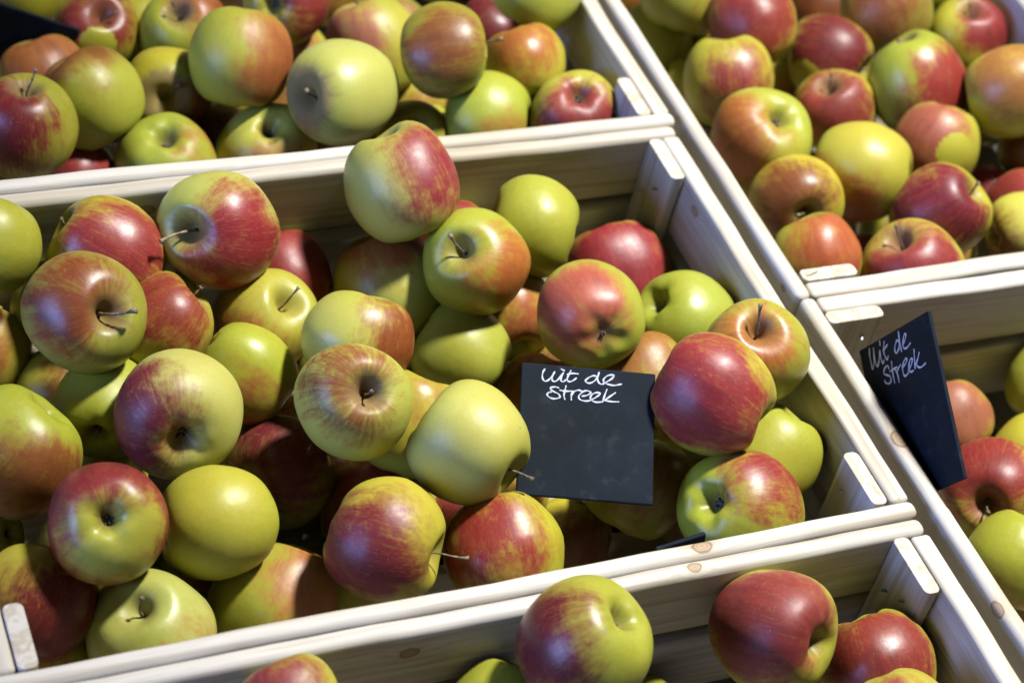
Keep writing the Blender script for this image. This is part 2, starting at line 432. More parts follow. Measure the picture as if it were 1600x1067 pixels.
def apple_mesh(R, rg, shallow=False):
    pr = np.array(PROFILE)
    pr = curve(pr, NV)
    tall = rg.uniform(.95, 1.07); pull = rg.uniform(-.075, .035); cav = rg.uniform(.85, 1.15)
    rho, z = pr[:, 0].copy(), pr[:, 1].copy()
    if shallow: z = np.where((rho < .39) & (z < 0), -.885 + (z + .885) * .20, z)
    # narrower towards the calyx, deeper or shallower hollow
    rho *= 1 + pull * np.clip(-z, 0, 1)
    z = np.where((rho < .38) & (z > 0), .872 - (.872 - z) * cav, z) * tall
    th = np.linspace(0, 2 * np.pi, NU, endpoint=False)
    a5, p5 = rg.uniform(.006, .022), rg.uniform(0, 6.28)
    a2, p2 = rg.uniform(.006, .034), rg.uniform(0, 6.28)
    a3, p3 = rg.uniform(.003, .018), rg.uniform(0, 6.28)
    w5 = np.clip((.35 - z) / 1.1, 0, 1)[:, None]
    lobes = 1 + a5 * w5 * np.cos(5 * th + p5) + a2 * np.cos(2 * th + p2) + a3 * np.cos(3 * th + p3 + 1.2 * z[:, None])
    X = rho[:, None] * np.cos(th) * lobes; Y = rho[:, None] * np.sin(th) * lobes
    k = rg.uniform(.01, .11); kp = rg.uniform(0, 6.28)
    Z = z[:, None] * np.ones(NU) + k * (X * np.cos(kp) + Y * np.sin(kp)) * np.sign(z + 1e-6)[:, None] * np.abs(z)[:, None]
    # ribs on the calyx end
    Z = Z - (.010 + .5 * a5) * np.cos(5 * th + p5 + np.pi) * np.exp(-((rho[:, None] - .38) / .15) ** 2) * (z[:, None] < 0)
    # the hollow sits a little off the axis and has a lip
    hx, hy = rg.uniform(-.05, .05, 2); wt = np.exp(-(rho / .45) ** 2) * (z > 0)
    X = X + (hx * wt)[:, None]; Y = Y + (hy * wt)[:, None]
    Z = Z + (.035 * np.exp(-((rho - .42) / .16) ** 2) * (z > 0))[:, None] * np.cos(2 * th + p3)
    # mild low-frequency dents
    for q in range(5):
        d = rg.normal(size=3); d /= np.linalg.norm(d); wv = rg.uniform(1.2, 2.6); ph = rg.uniform(0, 6.28)
        s = 1 + .013 * np.sin(wv * (X * d[0] + Y * d[1] + Z * d[2]) * 2 + ph)
        X, Y, Z = X * s, Y * s, Z * s
    V = np.stack([X, Y, Z], -1)
    # keep the mean girth at one
    g = np.linalg.norm(V[NV // 2 - 3:NV // 2 + 3, :, :2], axis=-1).mean()
    V = V / max(g, .9) * R
    top = V[0].mean(0); bot = V[-1].mean(0)
    verts = np.vstack([top[None], V[1:-1].reshape(-1, 3), bot[None]])
    faces = []
    n = NV - 2
    for i in range(NU):
        j = (i + 1) % NU
        faces.append((0, 1 + i, 1 + j))
        for r in range(n - 1):
            faces.append((1 + r * NU + i, 1 + (r + 1) * NU + i, 1 + (r + 1) * NU + j, 1 + r * NU + j))
        faces.append((1 + (n - 1) * NU + i, len(verts) - 1, 1 + (n - 1) * NU + j))
    me = bpy.data.meshes.new('apple_body')
    me.from_pydata(verts.tolist(), [], faces)
    me.polygons.foreach_set('use_smooth', [True] * len(me.polygons))
    me.materials.append(SKIN)
    return me, top / R, bot / R
def tube(name, pts, rads, mat, sides=8, flat=1.0):
    pts = [Vector(p) for p in pts]
    verts, faces = [], []
    up = Vector((.31, .72, .2))
    for i, p in enumerate(pts):
        t = (pts[min(i + 1, len(pts) - 1)] - pts[max(i - 1, 0)]).normalized()
        u = t.cross(up).normalized(); w = t.cross(u)
        for k in range(sides):
            a = 2 * math.pi * k / sides
            verts.append(p + (u * math.cos(a) * flat + w * math.sin(a)) * rads[i])
    for i in range(len(pts) - 1):
        for k in range(sides):
            l = (k + 1) % sides
            faces.append((i * sides + k, i * sides + l, (i + 1) * sides + l, (i + 1) * sides + k))
    faces.append(tuple(range(sides))[::-1]); faces.append(tuple((len(pts) - 1) * sides + k for k in range(sides)))
    return verts, faces
def mesh_of(name, parts, mat, smooth=True):
    V, Fc = [], []
    for v, f in parts:
        b = len(V); V += [tuple(q) for q in v]; Fc += [tuple(i + b for i in q) for q in f]
    me = bpy.data.meshes.new(name); me.from_pydata(V, [], Fc)
    me.polygons.foreach_set('use_smooth', [smooth] * len(me.polygons)); me.materials.append(mat)
    return me
def stem_mesh(R, root, tip, rg, mat):
    root = Vector(root); root.z -= .05
    tip = Vector(tip) if tip is not None else root + Vector((rg.uniform(-.16, .16), rg.uniform(-.16, .16), rg.uniform(.36, .60)))
    axis = Vector((0, 0, 1)); L = (tip - root).length
    c1 = root + axis * L * .45; pts, rads = [], []
    n = 15; th = rg.uniform(.023, .035)
    for i in range(n):
        f = i / (n - 1)
        p = root * (1 - f) ** 2 + c1 * 2 * f * (1 - f) + tip * f * f
        wob = Vector((math.sin(f * 7 + L * 30), math.cos(f * 6 + L * 11), 0)) * .014
        pts.append((p + wob) * R)
        rads.append(R * th * (1.15 - .45 * math.sin(f * 2.4) + (.85 if f > .95 else .45 if f > .86 else 0) + rg.uniform(-.2, .2)))
    return mesh_of('stem', [tube('stem', pts, rads, mat)], mat)
def calyx_mesh(R, bot, rg):
    bx, by, bz = bot
    parts = []
    n = 5
    a0 = rg.uniform(0, 6.28)
    for k in range(n):
        a = a0 + k * 2 * math.pi / n + rg.uniform(-.2, .2)
        ln = rg.uniform(.05, .10); lift = rg.uniform(.07, .15); curl = rg.uniform(-.06, .04)
        pts, rads = [], []
        for i in range(6):
            f = i / 5
            rr = .045 + ln * f * (1 - .35 * f) + curl * f * f
            pts.append(Vector((bx + math.cos(a + .3 * f) * rr, by + math.sin(a + .3 * f) * rr, bz - .012 - lift * f + .05 * f * f)) * R)
            rads.append(R * (.030 * (1 - f) ** .6 + .006))
        parts.append(tube('sepal', pts, rads, CALYX, 6, 1.0))
    # dark woolly core
    core = bmesh.new(); bmesh.ops.create_icosphere(core, subdivisions=2, radius=.085 * R)
    core.verts.ensure_lookup_table()
    cv = [Vector((bx * R + v.co.x, by * R + v.co.y, (bz - .005) * R + v.co.z * .45)) for v in core.verts]
    cf = [tuple(v.index for v in f.verts) for f in core.faces]; core.free()
    parts.append((cv, cf))
    return mesh_of('calyx', parts, CALYX)
GROUP = {'L1': 'apples in the crate at the top', 'L2': 'apples heaped in the middle crate', 'L3': 'apples in the bottom crate', 'R1': 'apples in the top right crate', 'R2': 'apples in the lower right crate'}
APPLES = [
 ('L1', 'olive apple cut by the top edge above the brown striped apple', [-0.0467, 0.7509, -0.0977], 0.0368, [0.9271, -0.1533, 0.2193, 0.2625], 'n', 'o', 'b', [-0.317, -0.908, -0.273], 0.853, 0.3, None, [0.0, 0.0, 0.0]),
 ('L1', 'orange apple just peeking in behind the big round green apple at the top', [-0.2398, 0.7577, -0.102], 0.03, [0.4932, 0.1499, 0.2906, 0.8061], 'n', 'y', 'o', [-0.729, 0.501, -0.466], 0.522, 0.4, None, [0.0, 0.0, 0.0]),
 ('L1', 'yellow apple showing as a pale sliver between the red long-stemmed apple and its green neighbour', [-0.3299, 0.7111, -0.1123], 0.0269, [-0.0905, 0.3066, 0.1581, 0.9342], 'n', 'y', 'o', [0.065, 0.994, -0.088], 1.158, 0.3, None, [0.0, 0.0, 0.0]),
 ('L1', 'dark red apple half hidden between the brown striped apple and the orange one', [-0.0389, 0.6476, -0.0973], 0.0289, [0.8787, -0.0705, 0.2866, 0.3753], 'n', 'y', 'c', [-0.945, -0.038, 0.325], 0.292, 0.4, None, [0.0, 0.0, 0.0]),
 ('L1', 'small shiny orange apple tucked behind the big round green apple', [-0.2154, 0.6545, -0.1094], 0.0297, [0.7497, -0.2052, -0.2716, -0.5675], 'n', 'y', 'o', [0.661, -0.624, 0.417], 0.502, 0.4, None, [0.0, 0.0, 0.0]),
 ('L1', 'yellow apple with red side and dark calyx, cut by the top edge', [-0.2282, 0.6491, -0.0499], 0.0346, [0.4693, -0.1151, 0.8223, 0.3007], 'c', 'y', 'r', [-0.808, -0.542, -0.233], 0.516, 0.5, None, [0.0, 0.0, 0.0]),
 ('L1', 'plain yellow apple behind the black sign in the top corner', [-0.4177, 0.7537, -0.0934], 0.034, [0.9474, -0.2407, 0.1986, -0.0714], 'n', 'y', 'o', [0.609, -0.767, -0.204], 1.512, 0.2, None, [0.0, 0.0, 0.0]),
 ('L1', 'green apple with long thin dark stem and orange shoulder near the top edge', [-0.3087, 0.6635, -0.0836], 0.0357, [0.7277, 0.0257, -0.2534, 0.6368], 's', 'g', 'o', [0.3, -0.865, 0.403], 0.47, 0.5, [0.132, 0.053, 1.155], [0.0, 0.0, 0.0]),
 ('L1', 'red apple with curved dark stem and one yellow patch beside the black corner sign', [-0.3759, 0.6823, -0.0912], 0.0344, [0.518, 0.1111, -0.2174, 0.8198], 's', 'y', 'r', [0.071, 0.222, 0.972], 0.508, 0.5, [-0.233, -0.256, 1.103], [-0.527, 0.454, 0.718]),
 ('L1', 'orange streaked apple lying directly under the black corner sign', [-0.4271, 0.6425, -0.1015], 0.0347, [0.3526, -0.2413, 0.2486, 0.8693], 'n', 'y', 'o', [-0.646, 0.554, 0.525], 0.398, 0.7, None, [0.0, 0.0, 0.0]),
 ('L1', 'yellow-green apple cut by the top edge beside the crate end board', [-0.045, 0.5745, 0.002], 0.0354, [0.6734, -0.2737, 0.0115, -0.6866], 'n', 'g', 'o', [0.305, -0.56, 0.77], 1.466, 0.2, None, [0.0, 0.0, 0.0]),
 ('L1', 'glossy orange and yellow apple between the striped stem apple and the crate corner', [-0.0674, 0.525, -0.0327], 0.0325, [0.1978, 0.215, 0.8818, -0.3703], 'n', 'y', 'o', [-0.079, -0.87, -0.486], 0.637, 0.5, None, [0.0, 0.0, 0.0]),
 ('L1', 'yellow apple glimpsed in shade below the brown striped apple', [-0.1301, 0.5759, -0.1112], 0.0278, [0.925, -0.2464, 0.1985, -0.2105], 'n', 'y', 'o', [0.296, -0.952, -0.08], 0.888, 0.3, None, [0.0, 0.0, 0.0]),
 ('L1', 'pinkish apple with pale yellow shoulder and purple side at the top edge', [-0.1694, 0.598, -0.0621], 0.0383, [0.714, -0.3075, 0.0795, 0.624], 's', 'y', 'k', [-0.546, 0.815, 0.196], 0.571, 0.4, [-0.003, 0.049, 1.036], [0.0, 0.0, 0.0]),
 ('L1', 'dull brown-red apple in shade under the big round green apple', [-0.3052, 0.5622, -0.1115], 0.0276, [-0.4609, 0.0481, 0.3732, 0.8038], 'n', 'y', 'b', [0.943, 0.33, -0.034], 0.613, 0.5, None, [0.0, 0.0, 0.0]),
 ('L1', 'yellow apple with deep russet stem hollow facing up and a shaded brownish side', [-0.3464, 0.5753, -0.0718], 0.0341, [0.2004, -0.1021, -0.5094, 0.8306], 's', 'y', 'b', [-0.949, 0.203, 0.24], 0.539, 0.4, [-0.331, -0.431, 0.964], [0.0, 0.0, 0.0]),
 ('L1', 'glossy red apple low behind the near board beside the olive apple', [-0.4246, 0.5276, -0.1106], 0.0285, [-0.2373, -0.0474, 0.3699, 0.897], 'n', 'y', 'r', [0.496, 0.833, 0.246], 0.407, 0.3, None, [0.0, 0.0, 0.0]),
 ('L1', 'red apple with wide grey calyx next to the crate corner post', [-0.047, 0.4664, -0.0428], 0.0336, [0.0177, 0.4278, 0.8912, 0.1496], 'c', 'y', 'r', [-0.5, -0.605, -0.62], 0.409, 0.5, None, [0.0, 0.0, 0.0]),
 ('L1', 'plain glossy yellow-green apple lying against the near board', [-0.1134, 0.483, -0.0514], 0.036, [0.3586, 0.6582, 0.0095, 0.6619], 'n', 'g', 'o', [-0.57, 0.759, 0.317], 0.848, 0.3, None, [0.0, 0.0, 0.0]),
 ('L1', 'small yellow apple with short dark stem peeping over the near board', [-0.1711, 0.4907, -0.068], 0.0278, [-0.2529, -0.2065, -0.2351, 0.9155], 's', 'y', 'o', [0.212, -0.691, 0.691], 1.154, 0.2, [-0.163, -0.1, 1.131], [0.0, 0.0, 0.0]),
 ('L1', 'yellow-green apple with star-shaped calyx behind the near board', [-0.3623, 0.5086, -0.092], 0.0383, [0.0941, -0.2086, 0.9727, 0.038], 'c', 'g', 'o', [-0.59, -0.515, -0.622], 1.062, 0.4, None, [0.0, 0.0, 0.0]),
 ('L1', 'pale yellow apple with calyx up, half shaded by the apple beside it', [-0.2835, 0.5104, -0.0866], 0.037, [0.1261, -0.4929, 0.8555, 0.096], 'c', 'p', 'k', [0.709, -0.359, -0.607], 0.889, 0.3, None, [0.0, 0.0, 0.0]),
 ('L1', 'brown-red striped apple with curved stem pointing sideways', [-0.1497, 0.5074, 0.0014], 0.0362, [0.7868, 0.3769, 0.4244, 0.2425], 's', 'o', 'b', [-0.981, 0.175, 0.084], 0.649, 1.0, [0.038, 0.118, 1.25], [0.0, 0.0, 0.0]),
 ('L1', 'big round green apple with brown-red side, highest of the upper heap', [-0.2979, 0.5542, -0.0262], 0.0394, [0.8772, -0.224, 0.187, 0.3813], 'n', 'g', 'o', [-0.135, -0.991, 0.019], 0.566, 0.4, None, [0.0, 0.0, 0.0]),
 ('L1', 'olive-yellow apple with grey russet shoulder beside the dark red stem apple', [-0.4122, 0.5566, -0.0554], 0.0384, [-0.4711, -0.0513, 0.4145, 0.777], 'n', 'g', 'b', [0.076, 0.085, 0.993], 0.576, 0.3, None, [0.0, 0.0, 0.0]),
 ('L1', 'pale green apple with brown russet round its stem hollow', [-0.2347, 0.5026, -0.0275], 0.0398, [-0.3558, -0.5943, 0.0087, 0.7212], 's', 'p', 'o', [0.439, -0.248, 0.864], 1.1, 0.4, [-0.167, 0.044, 1.013], [0.0, 0.0, 0.0]),
 ('L1', 'dark red streaked apple with upright dark stem at the picture border', [-0.471, 0.5164, -0.0443], 0.0375, [0.7464, -0.0487, -0.055, -0.6614], 's', 'o', 'c', [0.446, -0.727, 0.522], 0.474, 0.9, [-0.018, 0.235, 1.226], [0.0, 0.0, 0.0]),
 ('R1', 'dark brown-red apple in shade between the right border apples', [0.37, 0.3977, -0.0739], 0.0276, [-0.2869, 0.2467, 0.0923, 0.921], 'n', 'y', 'b', [0.983, 0.179, -0.03], 0.478, 0.4, None, [0.0, 0.0, 0.0]),
 ('R1', 'yellow-green apple peeking from the top edge above the two-tone apple', [0.3662, 0.5952, -0.0377], 0.0314, [-0.3517, 0.2352, 0.055, 0.9044], 'n', 'g', 'o', [0.582, 0.801, -0.141], 1.512, 0.3, None, [0.0, 0.0, 0.0]),
 ('R1', 'dark brown-red apple in shade behind the crimson apple', [0.3007, 0.6446, -0.102], 0.037, [0.6077, -0.0425, 0.2492, 0.7529], 'n', 'y', 'b', [-0.647, 0.76, 0.06], 0.435, 0.4, None, [0.0, 0.0, 0.0]),
 ('R1', 'shaded olive-yellow apple close to the frame rail of the top right crate', [0.1093, 0.6213, -0.1049], 0.0343, [-0.4296, 0.2771, 0.0482, 0.8581], 'n', 'g', 'o', [0.643, 0.753, -0.141], 1.486, 0.2, None, [0.0, 0.0, 0.0]),
 ('R1', 'small yellow apple squeezed between the rail and the yellow and red apple', [0.1212, 0.567, -0.1124], 0.0248, [0.7277, -0.1857, -0.5572, -0.3541], 'n', 'y', 'o', [0.435, -0.511, -0.741], 1.486, 0.2, None, [0.0, 0.0, 0.0]),
 ('R1', 'yellow apple seen through the gap beside the small red stem apple', [0.2116, 0.5628, -0.1127], 0.0264, [0.8167, -0.0237, 0.2747, 0.5069], 'n', 'y', 'o', [-0.805, -0.576, -0.141], 0.829, 0.3, None, [0.0, 0.0, 0.0]),
 ('R1', 'yellow-green apple cut by the top edge beside the rail', [0.1227, 0.6128, -0.0356], 0.0406, [0.1437, 0.0926, 0.237, 0.9564], 'n', 'g', 'o', [-0.417, 0.805, -0.423], 1.125, 0.3, None, [0.0, 0.0, 0.0]),
 ('R1', 'glossy red-brown apple with purplish sheen, cut close to the top edge', [0.1547, 0.5476, -0.0321], 0.0361, [0.3258, 0.4312, 0.7827, -0.3087], 'n', 'y', 'r', [-0.539, -0.802, -0.258], 0.365, 0.4, None, [0.0, 0.0, 0.0]),
 ('R1', 'broad orange-red apple with greenish patch at the top edge', [0.2963, 0.5583, -0.0345], 0.0396, [0.3007, -0.2382, 0.3063, 0.8712], 'n', 'o', 'b', [-0.13, 0.951, 0.279], 0.625, 0.6, None, [0.0, 0.0, 0.0]),
 ('R1', 'two-tone yellow and red apple below the grey end of its crate', [0.3635, 0.5217, -0.0438], 0.0342, [-0.0279, -0.1023, 0.0146, 0.9943], 's', 'y', 'r', [-0.563, 0.561, 0.607], 0.454, 0.3, None, [0.0, 0.0, 0.0]),
 ('R1', 'olive apple sunk in shade between the pale yellow and dark red apples', [0.2222, 0.372, -0.1142], 0.0248, [0.954, -0.1991, 0.2135, -0.0681], 'n', 'o', 'b', [0.229, -0.963, -0.141], 0.779, 0.3, None, [0.0, 0.0, 0.0]),
 ('R1', 'pinkish red apple behind the dark red apple with the pale stem', [0.3293, 0.3806, -0.1035], 0.0276, [0.2161, 0.1717, 0.2159, 0.9366], 'n', 'y', 'r', [0.432, 0.87, 0.237], 0.407, 0.3, None, [0.0, 0.0, 0.0]),
 ('R1', 'orange apple with green flank, cut by the right border', [0.3317, 0.4135, -0.0154], 0.0383, [-0.4468, 0.6797, 0.5137, -0.2731], 'n', 'y', 'o', [-0.483, -0.869, -0.106], 0.628, 0.4, None, [0.0, 0.0, 0.0]),
 ('R1', 'crimson apple whose pale stem points at the green-red apple', [0.2362, 0.5354, -0.0663], 0.0359, [-0.1825, 0.3024, -0.5731, 0.7395], 's', 'y', 'c', [0.748, -0.635, 0.196], 0.438, 0.5, [-0.013, 0.011, 1.151], [0.919, 0.31, -0.242]),
 ('R1', 'apple half yellow-green and half red below the broad orange one', [0.2764, 0.463, -0.0401], 0.0405, [-0.008, -0.1555, 0.3412, 0.927], 's', 'g', 'r', [-0.325, 0.896, -0.304], 0.526, 0.5, None, [0.0, 0.0, 0.0]),
 ('R1', 'yellow apple with large purple-red patch beside the rail', [0.1089, 0.4953, -0.0455], 0.0385, [0.9442, -0.3285, -0.0239, -0.0087], 'n', 'y', 'r', [-0.187, -0.974, -0.124], 0.758, 0.5, None, [0.0, 0.0, 0.0]),
 ('R1', 'small red apple with upright stem below the crimson apple', [0.21, 0.4735, -0.0708], 0.035, [0.0886, -0.2397, -0.0159, 0.9667], 's', 'y', 'r', [0.055, 0.589, 0.806], 0.427, 0.5, [-0.145, -0.112, 1.197], [0.0, 0.0, 0.0]),
 ('R1', 'orange-red apple wedged behind the red apple with black stem', [0.1839, 0.3277, -0.1127], 0.0263, [-0.2577, 0.2755, 0.1215, 0.9181], 'n', 'y', 'r', [0.98, 0.054, 0.192], 0.513, 0.4, None, [0.0, 0.0, 0.0]),
 ('R1', 'red and orange apple at the right border above the pale one', [0.3229, 0.3318, -0.0754], 0.0321, [0.9609, -0.1792, 0.2089, -0.0307], 'n', 'y', 'r', [-0.914, -0.359, 0.188], 0.502, 0.4, None, [0.0, 0.0, 0.0]),
 ('R1', 'orange-brown apple with green end round a dark calyx', [0.1024, 0.421, -0.0466], 0.04, [-0.1701, 0.784, 0.5954, 0.0438], 'c', 'g', 'o', [-0.481, -0.855, -0.194], 0.559, 0.5, None, [0.0, 0.0, 0.0]),
 ('R1', 'pinkish orange apple with one round yellow spot', [0.2582, 0.3938, -0.0511], 0.0358, [-0.285, -0.338, 0.8823, -0.1616], 'n', 'y', 'k', [0.949, 0.315, -0.017], 0.49, 0.4, None, [0.839, -0.543, 0.026]),
 ('R1', 'pale yellow apple with orange underside in the centre of the top right heap', [0.1708, 0.3691, -0.0466], 0.0399, [0.4681, 0.646, -0.0158, 0.6028], 'n', 'y', 'o', [-0.84, 0.447, -0.308], 0.641, 0.4, None, [0.0, 0.0, 0.0]),
 ('R1', 'pale green-yellow apple with dark russet end at the right border', [0.287, 0.2891, -0.0545], 0.0306, [0.0331, 0.5985, -0.0329, 0.7997], 'c', 'p', 'b', [0.034, 0.267, -0.963], 0.787, 0.4, None, [0.0, 0.0, 0.0]),
 ('R1', 'orange-brown apple with stem hollow facing forward near the rail', [0.1014, 0.3485, -0.0506], 0.0365, [0.8412, 0.5201, -0.1235, -0.0809], 's', 'y', 'b', [-0.348, 0.358, 0.867], 0.617, 0.6, [-0.246, -0.014, 1.017], [0.0, 0.0, 0.0]),
 ('R1', 'dark red apple with pale upright stem', [0.2116, 0.3084, -0.0428], 0.0373, [0.6254, 0.2553, 0.0505, 0.7357], 's', 'y', 'c', [-0.218, 0.911, 0.351], 0.39, 0.5, [0.102, 0.031, 1.091], [0.0, 0.0, 0.0]),
 ('R1', 'orange and yellow apple beside the split corner post', [0.0843, 0.2844, -0.0469], 0.0334, [0.574, -0.2017, -0.3416, -0.7163], 'n', 'y', 'o', [0.916, 0.275, 0.293], 0.559, 0.4, None, [0.0, 0.0, 0.0]),
 ('R1', 'red apple with thick black stem sitting behind the near board', [0.1563, 0.2546, -0.0467], 0.0386, [0.8385, -0.2185, -0.2264, 0.4449], 's', 'y', 'r', [-0.626, -0.368, 0.687], 0.441, 0.4, [0.186, -0.019, 1.237], [0.0, 0.0, 0.0]),
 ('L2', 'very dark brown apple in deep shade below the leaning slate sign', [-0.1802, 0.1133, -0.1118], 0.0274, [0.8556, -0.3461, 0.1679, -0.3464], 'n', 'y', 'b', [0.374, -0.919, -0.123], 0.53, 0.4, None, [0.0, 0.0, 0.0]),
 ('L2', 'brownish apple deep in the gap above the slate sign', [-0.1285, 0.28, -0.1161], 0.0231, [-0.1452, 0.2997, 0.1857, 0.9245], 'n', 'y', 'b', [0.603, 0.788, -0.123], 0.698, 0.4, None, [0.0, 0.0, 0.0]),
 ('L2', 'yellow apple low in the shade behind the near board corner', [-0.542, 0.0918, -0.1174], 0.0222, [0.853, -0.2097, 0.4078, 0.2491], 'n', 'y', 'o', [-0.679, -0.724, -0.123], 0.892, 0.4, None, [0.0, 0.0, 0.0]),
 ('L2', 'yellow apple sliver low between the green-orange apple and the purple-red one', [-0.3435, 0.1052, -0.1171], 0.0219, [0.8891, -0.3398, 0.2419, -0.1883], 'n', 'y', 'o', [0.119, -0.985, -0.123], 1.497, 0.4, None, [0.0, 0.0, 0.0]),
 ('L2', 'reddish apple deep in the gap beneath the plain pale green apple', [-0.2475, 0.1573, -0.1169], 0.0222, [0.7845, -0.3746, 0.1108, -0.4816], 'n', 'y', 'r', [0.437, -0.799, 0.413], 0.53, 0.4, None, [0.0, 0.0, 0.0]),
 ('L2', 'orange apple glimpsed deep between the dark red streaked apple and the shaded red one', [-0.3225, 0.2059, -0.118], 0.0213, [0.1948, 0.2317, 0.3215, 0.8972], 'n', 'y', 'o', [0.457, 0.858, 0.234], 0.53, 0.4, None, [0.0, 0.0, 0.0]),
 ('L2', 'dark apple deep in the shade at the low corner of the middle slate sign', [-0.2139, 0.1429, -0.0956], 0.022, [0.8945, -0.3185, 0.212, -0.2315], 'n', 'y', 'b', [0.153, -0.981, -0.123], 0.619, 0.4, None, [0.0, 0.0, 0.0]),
 ('L2', 'yellow apple peeking in at the border below the large left apple', [-0.5586, 0.2016, -0.1183], 0.0207, [-0.3861, 0.8213, 0.3779, -0.1833], 'c', 'y', 'o', [-0.639, -0.052, -0.767], 1.497, 0.4, None, [0.0, 0.0, 0.0]),
 ('L2', 'deep red apple half behind the big apple with pale stem, by the far board', [-0.3187, 0.3542, -0.0726], 0.0333, [0.4144, 0.8815, -0.1368, 0.1805], 'n', 'y', 'r', [0.261, 0.961, -0.094], 0.275, 0.3, None, [0.0, 0.0, 0.0]),
 ('L2', 'red apple just visible between the tallest apple and the long-stemmed one', [-0.1862, 0.356, -0.0605], 0.0314, [0.2442, 0.6441, -0.6139, 0.3856], 'n', 'y', 'r', [0.948, 0.228, -0.223], 0.446, 0.3, None, [0.0, 0.0, 0.0]),
 ('L2', 'yellow apple behind the large orange-olive apple at the border', [-0.4816, 0.3574, -0.0737], 0.0302, [0.7215, -0.3843, 0.0658, -0.5722], 'n', 'y', 'o', [0.98, 0.082, -0.181], 1.48, 0.3, None, [0.0, 0.0, 0.0]),
 ('L2', 'dull yellow-brown apple in shade under the large orange-olive apple', [-0.4895, 0.3143, -0.1083], 0.0279, [0.1426, 0.2534, 0.3165, 0.9029], 'n', 'y', 'b', [-0.186, 0.928, 0.322], 0.796, 0.4, None, [0.0, 0.0, 0.0]),
 ('L2', 'yellow apple showing between the large left apple and the cream-faced apple', [-0.4783, 0.2301, -0.1114], 0.0278, [0.7129, -0.0319, 0.4176, 0.5625], 'n', 'y', 'o', [-0.643, 0.676, 0.361], 1.158, 0.3, None, [0.0, 0.0, 0.0]),
 ('L2', 'dark red apple in shade above the purple-red sideways stem apple', [-0.3087, 0.1572, -0.0998], 0.0354, [0.6483, 0.0205, 0.3977, 0.649], 'n', 'y', 'r', [-0.665, 0.745, 0.058], 0.501, 0.4, None, [0.0, 0.0, 0.0]),
 ('L2', 'yellow apple with downward calyx under the long-stemmed apple', [-0.1606, 0.3018, -0.0789], 0.0336, [-0.205, 0.1545, 0.5486, 0.7957], 'c', 'y', 'o', [0.286, 0.743, -0.606], 0.811, 0.3, None, [0.0, 0.0, 0.0]),
 ('L2', 'yellow-green apple against the end board beneath the crimson apple', [-0.0501, 0.0997, -0.0438], 0.0343, [0.9113, -0.2563, 0.2452, -0.2091], 'n', 'g', 'o', [0.171, -0.919, -0.356], 1.153, 0.3, None, [0.0, 0.0, 0.0]),
 ('L2', 'orange-brown apple behind and below the leaning slate sign', [-0.1412, 0.1137, -0.0662], 0.0358, [-0.1212, 0.2667, 0.2487, 0.9232], 'n', 'y', 'o', [0.607, 0.752, 0.255], 0.666, 0.4, None, [0.0, 0.0, 0.0]),
 ('L2', 'orange-red apple hidden mostly behind the slate sign', [-0.1548, 0.2308, -0.1051], 0.034, [0.3632, 0.8933, -0.1842, -0.1904], 'n', 'y', 'o', [-0.307, 0.925, -0.223], 0.494, 0.5, None, [0.0, 0.0, 0.0]),
 ('L2', 'bright red apple by the far crate corner', [-0.0551, 0.3314, -0.0888], 0.0394, [0.2946, 0.4162, 0.7809, -0.3609], 'n', 'y', 'r', [-0.662, -0.75, -0.002], 0.314, 0.3, None, [0.0, 0.0, 0.0]),
 ('L2', 'plain yellow-green apple with tiny dark marks by the far board', [-0.144, 0.3286, -0.0209], 0.036, [0.6648, -0.5767, -0.3253, 0.3457], 'n', 'g', 'o', [-0.918, -0.173, -0.357], 1.512, 0.2, None, [0.0, 0.0, 0.0]),
 ('L2', 'red striped apple with short stem poking out on the far side', [-0.4541, 0.3468, -0.0177], 0.0364, [0.0664, -0.4859, 0.2086, 0.8461], 's', 'y', 'r', [-0.614, 0.786, 0.076], 0.538, 0.6, [-0.116, -0.047, 1.049], [0.0, 0.0, 0.0]),
 ('L2', 'pale yellow apple with orange crown, half in shadow', [-0.2497, 0.3258, -0.0627], 0.0398, [0.7379, -0.3932, 0.125, 0.5341], 'n', 'p', 'o', [-0.423, -0.149, 0.894], 0.711, 0.4, None, [0.0, 0.0, 0.0]),
 ('L2', 'large plain yellow apple cut by the left border under the far board', [-0.5305, 0.3541, -0.0046], 0.0334, [0.4384, 0.0049, 0.3471, 0.829], 'n', 'g', 'o', [-0.945, 0.064, -0.32], 1.518, 0.2, None, [0.0, 0.0, 0.0]),
 ('L2', 'orange-yellow apple at the left border beside the olive apple', [-0.5335, 0.3468, -0.0953], 0.0308, [-0.3759, 0.3478, 0.1702, 0.8419], 'n', 'y', 'o', [0.98, 0.099, 0.174], 0.708, 0.3, None, [0.0, 0.0, 0.0]),
 ('L2', 'orange-red apple with pale stem rising behind its shoulder', [-0.4282, 0.2895, -0.0361], 0.0326, [0.0322, 0.3977, 0.1153, 0.9097], 's', 'y', 'r', [0.668, 0.52, 0.532], 0.591, 0.4, [0.04, -0.043, 1.15], [0.0, 0.0, 0.0]),
 ('L2', 'bright yellow apple with calyx turned to the pinkish apple', [-0.0503, 0.2361, -0.046], 0.0345, [0.3033, 0.7983, 0.3372, 0.3963], 'c', 'g', 'o', [-0.023, 0.895, -0.446], 1.523, 0.2, None, [0.0, 0.0, 0.0]),
 ('L2', 'yellow apple with orange top peeking above the slate sign', [-0.0991, 0.1977, -0.063], 0.0334, [0.8879, -0.4143, -0.1679, -0.1083], 'n', 'g', 'o', [0.014, -0.588, 0.809], 0.643, 0.5, None, [0.0, 0.0, 0.0]),
